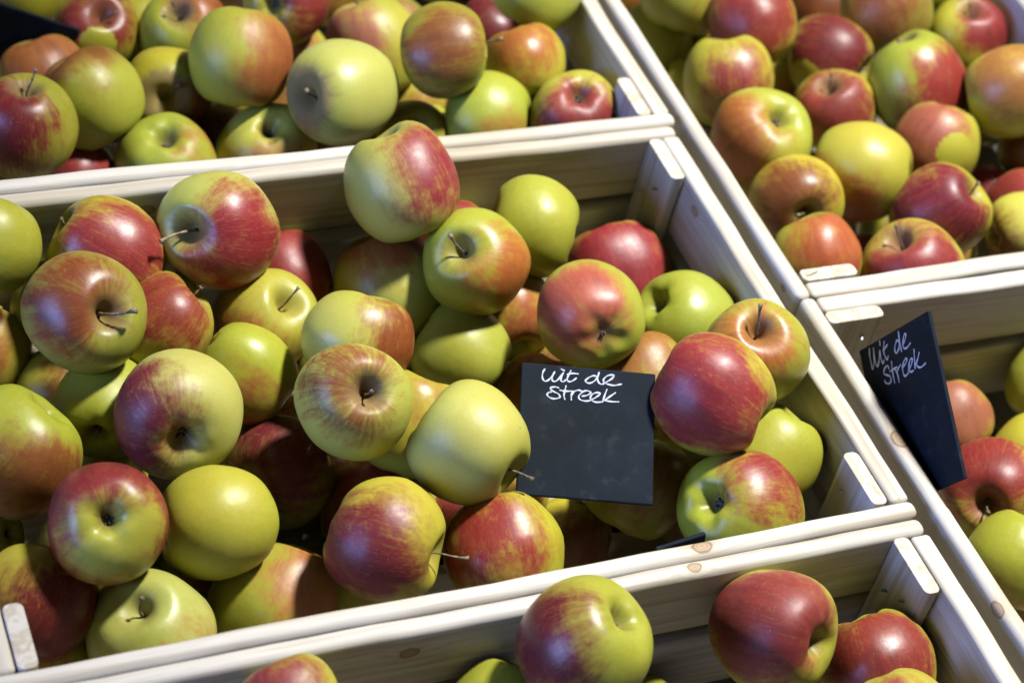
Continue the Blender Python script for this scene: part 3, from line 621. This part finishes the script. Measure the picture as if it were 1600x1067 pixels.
 ('L2', 'yellow apple with dark stem and orange streaks low on one side', [-0.3521, 0.3004, -0.0561], 0.0356, [0.1341, 0.2055, -0.1337, 0.9601], 's', 'y', 'o', [0.564, 0.814, -0.143], 0.655, 0.7, [-0.03, -0.153, 1.215], [0.0, 0.0, 0.0]),
 ('L2', 'yellow-green apple between the large olive apple and the cream-faced one', [-0.4781, 0.2436, -0.0563], 0.0319, [0.506, -0.719, -0.2198, -0.4228], 'c', 'g', 'o', [0.424, 0.461, -0.779], 1.509, 0.2, None, [0.0, 0.0, 0.0]),
 ('L2', 'oval yellow-green apple with small black specks', [-0.2134, 0.2639, -0.0768], 0.0349, [0.621, 0.4833, 0.6094, -0.0975], 'n', 'g', 'o', [-0.596, -0.752, -0.279], 1.497, 0.2, None, [0.0, 0.0, 0.0]),
 ('L2', 'pale yellow apple partly hidden between two green apples', [-0.2897, 0.174, -0.0391], 0.034, [-0.2973, 0.3163, 0.1924, 0.8801], 'n', 'y', 'o', [0.575, 0.561, 0.595], 1.152, 0.2, None, [0.0, 0.0, 0.0]),
 ('L2', 'orange streaked apple with upright black stem beside the end board', [-0.0513, 0.1527, 0.0057], 0.036, [0.7964, 0.1793, -0.0508, -0.5754], 's', 'g', 'o', [-0.073, -0.455, 0.888], 0.683, 1.0, [-0.302, 0.237, 1.274], [0.0, 0.0, 0.0]),
 ('L2', 'pinkish orange apple with puckered end above the slate sign', [-0.1371, 0.2321, -0.0196], 0.0373, [-0.0384, 0.235, 0.799, 0.5522], 'd', 'g', 'k', [0.648, 0.279, -0.708], 0.612, 0.4, None, [0.0, 0.0, 0.0]),
 ('L2', 'large dark red apple in the near corner by the post', [-0.5508, 0.1061, -0.0662], 0.0348, [0.9019, -0.3329, 0.2724, 0.0398], 'n', 'y', 'c', [-0.25, -0.923, -0.293], 0.487, 0.4, None, [0.0, 0.0, 0.0]),
 ('L2', 'orange-red apple with yellow flank and bright glint behind the near board', [-0.2602, 0.0694, -0.054], 0.0383, [0.1156, 0.1951, 0.8513, -0.4732], 'n', 'y', 'r', [0.143, -0.985, -0.094], 0.618, 0.3, None, [0.0, 0.0, 0.0]),
 ('L2', 'dark red streaked apple partly shaded beneath the green apple with the deep hollow', [-0.3706, 0.1932, -0.0912], 0.0383, [0.1556, -0.388, -0.3938, 0.8186], 's', 'o', 'c', [-0.609, -0.463, 0.644], 0.561, 0.8, None, [0.0, 0.0, 0.0]),
 ('L2', 'yellow-green apple with calyx turned up, behind the cream-faced apple', [-0.3837, 0.2444, -0.0461], 0.033, [0.2314, -0.3698, 0.7734, -0.4599], 'c', 'g', 'o', [0.883, -0.201, 0.424], 0.839, 0.3, None, [0.0, 0.0, 0.0]),
 ('L2', 'pale green apple with brown-red edge leaning over the green apple with the deep hollow', [-0.3161, 0.2226, -0.002], 0.0347, [0.6399, -0.0654, 0.3449, 0.6836], 'n', 'p', 'b', [-0.824, -0.542, 0.165], 0.611, 0.3, None, [0.0, 0.0, 0.0]),
 ('L2', 'big red and pale green apple with pale stem, near the far board', [-0.3803, 0.3387, 0.0015], 0.0397, [0.7248, 0.4736, -0.2271, -0.4458], 's', 'p', 'r', [0.878, 0.246, 0.41], 0.536, 0.45, [-0.158, -0.261, 1.276], [0.0, 0.0, 0.0]),
 ('L2', 'tallest apple of the middle heap, pale green with red cheek overlapping the far board', [-0.2451, 0.3476, 0.0162], 0.0397, [0.9174, -0.3761, -0.1276, 0.0273], 'n', 'p', 'r', [0.536, -0.841, 0.073], 0.675, 0.3, None, [0.0, 0.0, 0.0]),
 ('L2', 'pale green apple with red shoulder and blue-black calyx in the near corner', [-0.0996, 0.0517, -0.0314], 0.0389, [0.4412, -0.4315, 0.7599, -0.2045], 'c', 'g', 'r', [-0.475, -0.843, -0.253], 0.725, 0.4, None, [0.0, 0.0, 0.0]),
 ('L2', 'large green and red-brown apple with calyx up at the left border', [-0.5448, 0.2014, -0.0411], 0.04, [-0.395, -0.2733, 0.8731, -0.0836], 'c', 'g', 'b', [0.433, -0.87, 0.237], 0.641, 0.4, None, [0.0, 0.0, 0.0]),
 ('L2', 'green-yellow apple with orange-red cheek behind the near board', [-0.4016, 0.0947, -0.0993], 0.0397, [0.9075, -0.314, 0.2714, 0.0646], 'n', 'g', 'o', [0.145, -0.848, 0.51], 0.608, 0.5, None, [0.0, 0.0, 0.0]),
 ('L2', 'pale yellow-green apple with short dark stem behind the near board', [-0.489, 0.0751, -0.0782], 0.0383, [-0.2571, -0.1857, -0.0126, 0.9483], 's', 'p', 'o', [-0.186, 0.959, 0.212], 1.086, 0.3, [-0.16, 0.026, 1.094], [0.0, 0.0, 0.0]),
 ('L2', 'bright yellow apple next to the red apple with yellow calyx ring', [-0.4365, 0.1233, -0.0435], 0.0359, [0.6958, -0.1028, 0.6916, -0.1639], 'c', 'y', 'o', [0.449, -0.886, 0.113], 1.473, 0.2, None, [0.0, 0.0, 0.0]),
 ('L2', 'greenish apple with long dark stem in its hollow and a red edge', [-0.2033, 0.293, -0.0152], 0.0371, [0.6225, -0.1142, -0.3524, 0.6894], 's', 'g', 'o', [-0.692, -0.672, 0.265], 0.725, 0.5, [0.273, -0.02, 1.179], [0.0, 0.0, 0.0]),
 ('L2', 'large olive and orange streaked apple with stem pointing sideways', [-0.4861, 0.2726, 0.0035], 0.0386, [0.0445, 0.1422, -0.375, 0.915], 's', 'o', 'b', [0.706, -0.183, 0.684], 0.645, 0.9, [-0.326, -0.024, 1.228], [0.0, 0.0, 0.0]),
 ('L2', 'green apple with orange streaks round a deep stem hollow', [-0.3411, 0.1609, 0.0081], 0.0361, [0.5886, 0.1836, 0.2083, -0.7592], 's', 'p', 'b', [-0.095, -0.441, 0.892], 0.795, 0.9, [0.036, 0.027, 1.079], [0.0, 0.0, 0.0]),
 ('L2', 'red apple with yellow ring round a black calyx facing forward', [-0.5091, 0.1146, -0.0152], 0.0352, [-0.2982, 0.9016, -0.3132, -0.0059], 'c', 'y', 'r', [-0.377, -0.458, 0.805], -0.52, 0.4, None, [0.0, 0.0, 0.0]),
 ('L2', 'cream-faced apple with purple-red flank and dark calyx', [-0.4429, 0.1982, -0.0204], 0.0395, [0.4526, -0.5034, 0.6296, 0.3812], 'c', 'p', 'c', [-0.191, 0.862, -0.47], 0.68, 0.3, None, [0.0, 0.0, 0.0]),
 ('L2', 'purple-red apple with pale stem pointing sideways', [-0.3413, 0.0783, -0.0304], 0.0383, [0.7008, 0.2598, 0.6288, -0.2143], 's', 'y', 'c', [-0.566, -0.797, -0.21], 0.513, 0.3, [-0.038, 0.144, 1.373], [0.0, 0.0, 0.0]),
 ('L2', 'crimson apple with purple flank resting at the edge of the slate sign', [-0.1078, 0.1114, 0.0183], 0.0388, [0.5501, 0.1715, 0.7156, -0.3948], 'n', 'y', 'r', [-0.35, -0.922, -0.164], 0.394, 0.5, None, [0.0, 0.0, 0.0]),
 ('L2', 'plain pale green apple with thin stem crossing the slate sign', [-0.2751, 0.1203, -0.0022], 0.0363, [0.6235, 0.7184, 0.2094, 0.2266], 's', 'p', 'o', [-0.605, 0.432, 0.669], 1.532, 0.2, [0.148, 0.063, 1.294], [0.0, 0.0, 0.0]),
 ('R2', 'yellow-green apple cut by the right border above the pale yellow one', [0.2422, 0.1565, -0.0859], 0.0326, [-0.0562, 0.2421, 0.1883, 0.9501], 'n', 'g', 'o', [0.427, 0.811, -0.4], 1.499, 0.2, None, [0.0, 0.0, 0.0]),
 ('R2', 'dark olive apple with pale stem in shade at the right border', [0.1357, -0.0101, -0.11], 0.0291, [0.809, -0.1467, -0.4592, 0.3364], 's', 'o', 'b', [-0.272, -0.721, 0.638], 0.759, 0.3, [0.195, -0.04, 1.069], [0.0, 0.0, 0.0]),
 ('R2', 'pinkish orange apple half behind the tilted black sign', [0.1607, 0.1556, -0.1106], 0.0284, [0.5031, 0.8565, -0.0562, 0.1013], 'n', 'y', 'k', [-0.051, 0.998, -0.026], 0.569, 0.3, None, [0.0, 0.0, 0.0]),
 ('R2', 'pale yellow apple at the right border above the red streaked one', [0.2026, 0.1068, -0.108], 0.031, [0.9156, -0.1488, 0.2871, 0.239], 'n', 'y', 'o', [-0.707, -0.583, -0.4], 1.499, 0.2, None, [0.0, 0.0, 0.0]),
 ('R2', 'red and orange streaked apple with stem hollow facing forward', [0.1266, 0.0611, -0.079], 0.0383, [0.5262, 0.5279, 0.0149, -0.6665], 's', 'y', 'r', [-0.794, -0.097, 0.6], 0.389, 0.9, [0.14, 0.018, 1.11], [0.0, 0.0, 0.0]),
 ('R2', 'yellow-green apple below the red streaked one in the lower right crate', [0.0979, -0.0083, -0.063], 0.0344, [0.9344, -0.2855, 0.2111, 0.0273], 'n', 'g', 'o', [-0.595, -0.279, -0.754], 1.147, 0.3, None, [0.0, 0.0, 0.0]),
 ('L3', 'yellow-green apple rising from the bottom edge beside the purple-red two-tone apple', [-0.3076, -0.0439, -0.0566], 0.0304, [0.8715, -0.1957, 0.3777, 0.2441], 'n', 'g', 'o', [-0.618, -0.677, -0.4], 1.499, 0.2, None, [0.0, 0.0, 0.0]),
 ('L3', 'yellow apple barely rising from the bottom edge', [-0.1833, -0.0376, -0.1083], 0.0239, [-0.3567, 0.385, 0.141, 0.8394], 'n', 'y', 'o', [0.801, 0.445, -0.4], 1.499, 0.2, None, [0.0, 0.0, 0.0]),
 ('L3', 'pinkish red apple rising from the bottom edge', [-0.4468, -0.044, -0.0086], 0.0305, [0.5019, 0.84, -0.1322, 0.1584], 'n', 'y', 'r', [-0.03, 0.994, -0.105], 0.513, 0.3, None, [0.0, 0.0, 0.0]),
 ('L3', 'red glossy apple near the end board of the bottom crate', [-0.0537, -0.0741, -0.0535], 0.036, [0.5431, 0.8002, 0.2325, -0.1036], 'n', 'y', 'r', [-0.827, 0.563, -0.016], 0.34, 0.3, None, [0.0, 0.0, 0.0]),
 ('L3', 'purple-red and yellow-green apple with dark calyx overlapping the board edge', [-0.269, -0.0509, 0.0075], 0.0382, [-0.2443, 0.679, 0.68, -0.1301], 'c', 'g', 'c', [-0.148, -0.976, 0.16], 0.582, 0.4, None, [0.0, 0.0, 0.0]),
 ('L3', 'large red apple with deep calyx by the far board of the bottom crate', [-0.1309, -0.0515, -0.0201], 0.0381, [-0.1179, -0.1922, 0.8474, 0.4807], 'c', 'y', 'r', [0.621, 0.738, -0.264], 0.327, 0.3, None, [0.0, 0.0, 0.0]),
 ('L3', 'red apple with yellow rim, lowest at the bottom edge', [-0.0831, -0.1342, -0.0327], 0.0378, [0.2666, 0.329, 0.7565, -0.4983], 'n', 'y', 'r', [-0.33, -0.901, 0.28], 0.405, 0.3, None, [0.0, 0.0, 0.0]),
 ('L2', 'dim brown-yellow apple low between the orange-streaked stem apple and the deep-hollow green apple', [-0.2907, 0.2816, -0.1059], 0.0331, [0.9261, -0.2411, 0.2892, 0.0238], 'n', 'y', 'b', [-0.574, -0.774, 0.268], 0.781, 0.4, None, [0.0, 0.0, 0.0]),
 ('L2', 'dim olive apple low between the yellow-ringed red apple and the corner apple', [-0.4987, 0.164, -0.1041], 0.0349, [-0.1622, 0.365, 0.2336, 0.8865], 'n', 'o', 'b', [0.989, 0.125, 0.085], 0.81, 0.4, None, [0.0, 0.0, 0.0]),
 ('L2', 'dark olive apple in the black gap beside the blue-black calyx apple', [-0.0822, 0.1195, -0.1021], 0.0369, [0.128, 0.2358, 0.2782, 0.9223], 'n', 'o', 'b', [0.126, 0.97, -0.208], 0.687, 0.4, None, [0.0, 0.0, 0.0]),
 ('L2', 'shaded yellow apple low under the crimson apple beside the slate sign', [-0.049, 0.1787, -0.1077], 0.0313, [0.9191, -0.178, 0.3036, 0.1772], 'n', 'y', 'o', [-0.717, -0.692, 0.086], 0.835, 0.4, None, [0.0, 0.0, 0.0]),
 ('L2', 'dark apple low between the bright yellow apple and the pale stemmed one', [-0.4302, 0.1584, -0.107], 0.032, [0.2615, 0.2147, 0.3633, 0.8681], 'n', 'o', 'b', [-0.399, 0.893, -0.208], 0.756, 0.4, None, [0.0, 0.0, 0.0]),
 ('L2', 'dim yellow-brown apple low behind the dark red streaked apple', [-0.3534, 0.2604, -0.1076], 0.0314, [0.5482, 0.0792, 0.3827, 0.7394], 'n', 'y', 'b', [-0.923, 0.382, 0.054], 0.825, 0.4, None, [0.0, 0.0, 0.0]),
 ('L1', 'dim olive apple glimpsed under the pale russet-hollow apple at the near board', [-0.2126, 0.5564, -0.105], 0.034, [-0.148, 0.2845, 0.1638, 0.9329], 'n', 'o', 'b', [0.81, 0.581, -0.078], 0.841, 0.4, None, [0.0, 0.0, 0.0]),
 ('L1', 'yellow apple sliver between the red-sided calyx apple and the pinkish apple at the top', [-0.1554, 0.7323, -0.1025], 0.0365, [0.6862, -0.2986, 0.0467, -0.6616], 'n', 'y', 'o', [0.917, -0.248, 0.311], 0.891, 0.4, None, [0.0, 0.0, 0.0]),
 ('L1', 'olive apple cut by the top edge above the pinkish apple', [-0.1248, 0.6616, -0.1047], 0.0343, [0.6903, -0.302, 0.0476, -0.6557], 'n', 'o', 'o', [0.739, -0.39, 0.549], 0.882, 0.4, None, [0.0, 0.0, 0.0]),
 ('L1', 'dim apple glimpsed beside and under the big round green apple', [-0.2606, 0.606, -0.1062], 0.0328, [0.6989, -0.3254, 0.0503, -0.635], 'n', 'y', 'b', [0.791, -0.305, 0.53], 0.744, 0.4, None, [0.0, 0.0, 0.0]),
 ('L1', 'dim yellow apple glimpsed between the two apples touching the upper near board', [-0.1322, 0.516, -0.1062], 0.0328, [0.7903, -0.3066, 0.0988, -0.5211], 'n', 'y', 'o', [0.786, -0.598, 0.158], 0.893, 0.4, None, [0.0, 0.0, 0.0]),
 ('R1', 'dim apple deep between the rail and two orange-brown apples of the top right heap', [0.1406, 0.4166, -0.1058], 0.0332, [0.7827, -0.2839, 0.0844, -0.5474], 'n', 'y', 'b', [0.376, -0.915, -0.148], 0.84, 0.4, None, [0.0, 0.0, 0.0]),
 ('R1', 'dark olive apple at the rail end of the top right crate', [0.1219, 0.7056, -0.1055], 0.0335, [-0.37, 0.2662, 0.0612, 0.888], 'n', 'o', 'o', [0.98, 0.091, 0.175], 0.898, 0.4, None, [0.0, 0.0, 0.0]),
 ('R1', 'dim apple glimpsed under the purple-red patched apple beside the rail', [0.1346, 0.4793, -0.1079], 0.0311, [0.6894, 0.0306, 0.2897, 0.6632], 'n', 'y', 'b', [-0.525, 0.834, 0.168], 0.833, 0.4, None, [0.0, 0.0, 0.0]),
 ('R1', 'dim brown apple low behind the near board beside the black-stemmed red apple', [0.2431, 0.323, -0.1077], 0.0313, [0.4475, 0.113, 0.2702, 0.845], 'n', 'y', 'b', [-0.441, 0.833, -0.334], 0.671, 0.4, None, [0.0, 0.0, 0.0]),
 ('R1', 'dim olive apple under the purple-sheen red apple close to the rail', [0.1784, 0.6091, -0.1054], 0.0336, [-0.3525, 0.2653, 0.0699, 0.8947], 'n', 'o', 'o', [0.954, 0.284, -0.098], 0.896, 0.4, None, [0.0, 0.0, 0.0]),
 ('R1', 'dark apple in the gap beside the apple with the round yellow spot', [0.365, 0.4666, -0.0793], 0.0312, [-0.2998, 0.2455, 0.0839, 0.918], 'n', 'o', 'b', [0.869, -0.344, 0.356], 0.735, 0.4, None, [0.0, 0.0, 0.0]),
]
SIGNS = [
 {'c': [-0.197, 0.1099, 0.0021], 'q': [0.96039, 0.21692, -0.05834, -0.16491], 'w': 0.0892, 'h': 0.0893, 'strokes': [[[-0.02933, 0.04094], [-0.03044, 0.03877], [-0.03072, 0.03584], [-0.03004, 0.03363], [-0.02842, 0.03275], [-0.0261, 0.0342], [-0.02421, 0.03686], [-0.02273, 0.03969]], [[-0.02273, 0.03969], [-0.024, 0.03646], [-0.02411, 0.03397], [-0.02249, 0.03309], [-0.02016, 0.03475], [-0.01791, 0.03827], [-0.01696, 0.0396]], [[-0.01696, 0.0396], [-0.01768, 0.03746], [-0.01837, 0.0345], [-0.01694, 0.03339], [-0.01501, 0.03502]], [[-0.01824, 0.04197], [-0.01723, 0.04157], [-0.01642, 0.0411]], [[-0.01205, 0.04151], [-0.01334, 0.03869], [-0.01424, 0.03571], [-0.01358, 0.03412], [-0.01179, 0.03407], [-0.00984, 0.03529], [-0.0083, 0.03667]], [[-0.01415, 0.03882], [-0.01079, 0.03976], [-0.00721, 0.03976]], [[0.00478, 0.03933], [0.00278, 0.03935], [3e-05, 0.03785], [-0.00209, 0.03559], [-0.00105, 0.03423], [0.00134, 0.03425], [0.00408, 0.03615], [0.00598, 0.03923], [0.00678, 0.04201]], [[0.00678, 0.04201], [0.00617, 0.03967], [0.00607, 0.03634], [0.00773, 0.03421], [0.00973, 0.03419]], [[0.00971, 0.0346], [0.01207, 0.03606], [0.0152, 0.03842], [0.01674, 0.04064], [0.01553, 0.04115], [0.01235, 0.04024], [0.00983, 0.03751], [0.01049, 0.0355], [0.01332, 0.03431], [0.01692, 0.03402], [0.0197, 0.03469], [0.02169, 0.03529]], [[-0.01976, 0.02901], [-0.02195, 0.02943], [-0.0247, 0.02876], [-0.02506, 0.0277], [-0.02302, 0.02624], [-0.01981, 0.02489], [-0.01855, 0.02294], [-0.02009, 0.02178], [-0.02324, 0.02129], [-0.02604, 0.02226], [-0.02709, 0.02381], [-0.02596, 0.02535], [-0.02459, 0.02568]], [[-0.01486, 0.03069], [-0.01553, 0.02733], [-0.01601, 0.024], [-0.01533, 0.02159]], [[-0.01871, 0.02746], [-0.01552, 0.02713], [-0.01038, 0.0276]], [[-0.01038, 0.0276], [-0.01108, 0.02486], [-0.01105, 0.02157]], [[-0.01108, 0.02486], [-0.00918, 0.0275], [-0.00644, 0.02858], [-0.00443, 0.02814]], [[-0.00392, 0.02468], [-0.00077, 0.02559], [0.00156, 0.02724], [0.00073, 0.0284], [-0.00206, 0.02856], [-0.00478, 0.02666], [-0.00629, 0.02406], [-0.00503, 0.02211], [-0.00184, 0.02158], [0.00093, 0.02204]], [[0.00093, 0.02204], [0.00444, 0.02421], [0.00716, 0.02651], [0.00792, 0.02782], [0.00592, 0.02805], [0.00316, 0.02698], [0.00145, 0.02435], [0.00251, 0.02238], [0.00532, 0.0214], [0.00928, 0.02197]], [[0.01222, 0.03069], [0.01112, 0.02729], [0.01004, 0.02348], [0.00968, 0.02221]], [[0.01786, 0.02893], [0.01474, 0.02638], [0.01084, 0.02314]], [[0.01084, 0.02314], [0.01524, 0.02271], [0.02022, 0.02296]]], 'sw': 0.0014, 'label': 'slate price sign with white handwriting leaning between the middle heap apples'},
 {'c': [0.0316, 0.0781, 0.0075], 'q': [0.6986, 0.143, -0.67328, -0.19544], 'w': 0.0921, 'h': 0.1153, 'strokes': [[[-0.03188, 0.05494], [-0.03321, 0.04981], [-0.03321, 0.04402], [-0.03291, 0.04025], [-0.02936, 0.04444], [-0.0275, 0.04966], [-0.02664, 0.0536]], [[-0.02749, 0.05018], [-0.02784, 0.04504], [-0.02644, 0.04032], [-0.02263, 0.04399], [-0.01953, 0.04985], [-0.02013, 0.04533], [-0.01966, 0.04206], [-0.01872, 0.04022], [-0.01685, 0.04174]], [[-0.01713, 0.05592], [-0.01771, 0.05322]], [[-0.01187, 0.05388], [-0.01399, 0.05025], [-0.01502, 0.0464], [-0.01419, 0.04354], [-0.01266, 0.04126], [-0.01071, 0.04301]], [[-0.01516, 0.04852], [-0.01181, 0.04958], [-0.00891, 0.05078]], [[0.00552, 0.0484], [0.00376, 0.04997], [0.00036, 0.04741], [-0.00117, 0.04426], [-0.00018, 0.0419], [0.00311, 0.04347], [0.00539, 0.04638], [0.00762, 0.05496]], [[0.00762, 0.05496], [0.00701, 0.05051], [0.00656, 0.04499], [0.00656, 0.04139]], [[0.00945, 0.04513], [0.01305, 0.0471], [0.01575, 0.05036], [0.01416, 0.05111], [0.01156, 0.04858], [0.00987, 0.045], [0.01024, 0.04232], [0.01378, 0.04175], [0.01861, 0.04333]], [[-0.01278, 0.03482], [-0.01378, 0.03719], [-0.018, 0.03636], [-0.02016, 0.03336], [-0.01703, 0.0314], [-0.01349, 0.02933], [-0.01329, 0.02617], [-0.01662, 0.02507], [-0.01992, 0.02654], [-0.02112, 0.02844]], [[-0.00802, 0.03832], [-0.00889, 0.03366], [-0.00942, 0.02866], [-0.00942, 0.02376]], [[-0.01221, 0.03258], [-0.00778, 0.03282], [-0.00294, 0.03293]], [[-0.00538, 0.0316], [-0.0039, 0.02807], [-0.00392, 0.02268]], [[-0.00421, 0.02971], [-0.0016, 0.03151], [0.00186, 0.03305]], [[0.00345, 0.03104], [0.00695, 0.03153], [0.01073, 0.03398], [0.00983, 0.03528], [0.0064, 0.03375], [0.00351, 0.03], [0.00334, 0.02595], [0.00501, 0.02418], [0.00919, 0.02525]], [[0.00972, 0.02663], [0.01451, 0.02928], [0.01719, 0.03255], [0.0151, 0.03318], [0.01218, 0.03049], [0.01092, 0.02729], [0.01197, 0.0252], [0.01558, 0.0249]], [[0.02167, 0.03806], [0.02004, 0.03271], [0.0182, 0.02565]], [[0.02665, 0.03426], [0.02341, 0.03068], [0.0201, 0.02813]], [[0.02027, 0.02858], [0.02228, 0.02545], [0.02649, 0.02445], [0.03147, 0.02549]]], 'sw': 0.0017, 'label': 'dark price sign with white handwriting tilted against the rail of the lower right crate'},
 {'c': [-0.4394, 0.6735, -0.0931], 'q': [0.67987, 0.69786, -0.08056, -0.21044], 'w': 0.0813, 'h': 0.0626, 'strokes': [], 'sw': 0, 'label': 'blank dark sign poking into the top corner over the upper heap'},
]

for n, (cr, label, pos, R, quat, kind, base, blush, side, cov, streaks, tip, spot) in enumerate(APPLES):
    rg = np.random.default_rng(1000 + n)
    root = empty('apple', pos, quat)
    tag(root, label, 'apple', GROUP[cr])
    me, top, bot = apple_mesh(R, rg, kind == 'd')
    body = link('apple_body', me, root)
    hue = rg.uniform(-.05, .05)
    body['leaf_shade'] = [float(c) for c in spot]; body['size'] = R; body['seed'] = float(n * 1.713 + 2.0)
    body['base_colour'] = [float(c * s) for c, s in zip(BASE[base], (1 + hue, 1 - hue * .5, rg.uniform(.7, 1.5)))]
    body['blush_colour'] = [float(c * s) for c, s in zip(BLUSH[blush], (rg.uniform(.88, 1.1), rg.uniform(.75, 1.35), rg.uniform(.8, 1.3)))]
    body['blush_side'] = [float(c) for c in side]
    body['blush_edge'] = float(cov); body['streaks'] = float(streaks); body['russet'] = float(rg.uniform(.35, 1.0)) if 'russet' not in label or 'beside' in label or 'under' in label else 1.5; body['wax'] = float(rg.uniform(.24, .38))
    if kind == 's':
        pale = ('pale stem' in label) or ('pale upright' in label)
        link('stem', stem_mesh(R, top, tip if kind == 's' else None, rg, PALE if pale else STEM), root)
    if kind != 's':
        cx = link('calyx', calyx_mesh(R, bot, rg), root)
        if kind == 'd': cx.scale = (.5, .5, 1.)

# ------------------------------------------------------------------ slate price signs
def slab(w, h, th, rnd=.0009):
    bm = bmesh.new(); bmesh.ops.create_cube(bm, size=1)
    bmesh.ops.scale(bm, vec=(w, h, th), verts=bm.verts)
    bmesh.ops.bevel(bm, geom=list(bm.edges), offset=rnd, segments=2, profile=.5, affect='EDGES')
    me = bpy.data.meshes.new('slate_panel'); bm.to_mesh(me); bm.free(); me.materials.append(SLATE)
    return me
def smooth_line(pts, sub=6):
    if len(pts) == 2: return [Vector(p) for p in pts]
    P = [Vector(p) for p in pts]; P = [2 * P[0] - P[1]] + P + [2 * P[-1] - P[-2]]
    out = []
    for i in range(1, len(P) - 2):
        a, b, c, d = P[i - 1:i + 3]
        for k in range(sub):
            f = k / sub
            out.append(.5 * (2 * b + (c - a) * f + (2 * a - 5 * b + 4 * c - d) * f * f + (3 * b - a - 3 * c + d) * f ** 3))
    out.append(P[-2])
    return out
def lettering(strokes, width, z):
    parts = []
    rg = random.Random(3)
    for si, s in enumerate(strokes):
        L = smooth_line(s)
        zz = z + si * .00001
        V, Fc = [], []
        n = len(L)
        for i, p in enumerate(L):
            t = (L[min(i + 1, n - 1)] - L[max(i - 1, 0)]); t = t.normalized() if t.length > 0 else Vector((1, 0))
            nn = Vector((-t.y, t.x)); w = width * .40 * (.85 + .25 * math.sin(i * .5 + si) + rg.uniform(-.08, .08))
            if i in (0, n - 1): w *= .75
            V += [(p.x + nn.x * w, p.y + nn.y * w, zz), (p.x - nn.x * w, p.y - nn.y * w, zz)]
        for i in range(n - 1): Fc.append((2 * i, 2 * i + 1, 2 * i + 3, 2 * i + 2))
        # rounded ends
        for p, sg in ((L[0], 1), (L[-1], 1)):
            b = len(V); V.append((p.x, p.y, zz + .000004))
            for k in range(10):
                a = 2 * math.pi * k / 10
                V.append((p.x + math.cos(a) * width * .36, p.y + math.sin(a) * width * .36, zz + .000004))
            for k in range(10): Fc.append((b, b + 1 + k, b + 1 + (k + 1) % 10))
        parts.append((V, Fc))
    return mesh_of('handwriting', parts, CHALK, False)
for s in SIGNS:
    root = empty('price_sign', s['c'], s['q'])
    tag(root, s['label'], 'sign', 'slate price signs')
    link('slate_panel', slab(s['w'], s['h'], .0030), root).location = (0, 0, -.0015)
    if s['strokes']:
        link('handwriting', lettering(s['strokes'], s['sw'], .00018), root)
# a slip of slate fallen behind the near board, only its corner showing
root = empty('price_sign', (-.1617, .0192, -.0359), Matrix(((.98, -.2, 0), (0, 0, -1), (.2, .98, 0))).to_quaternion())
tag(root, 'dark slate slip wedged behind the near board, only its corner showing', 'sign', 'slate price signs')
link('slate_panel', slab(.034, .060, .0030), root)
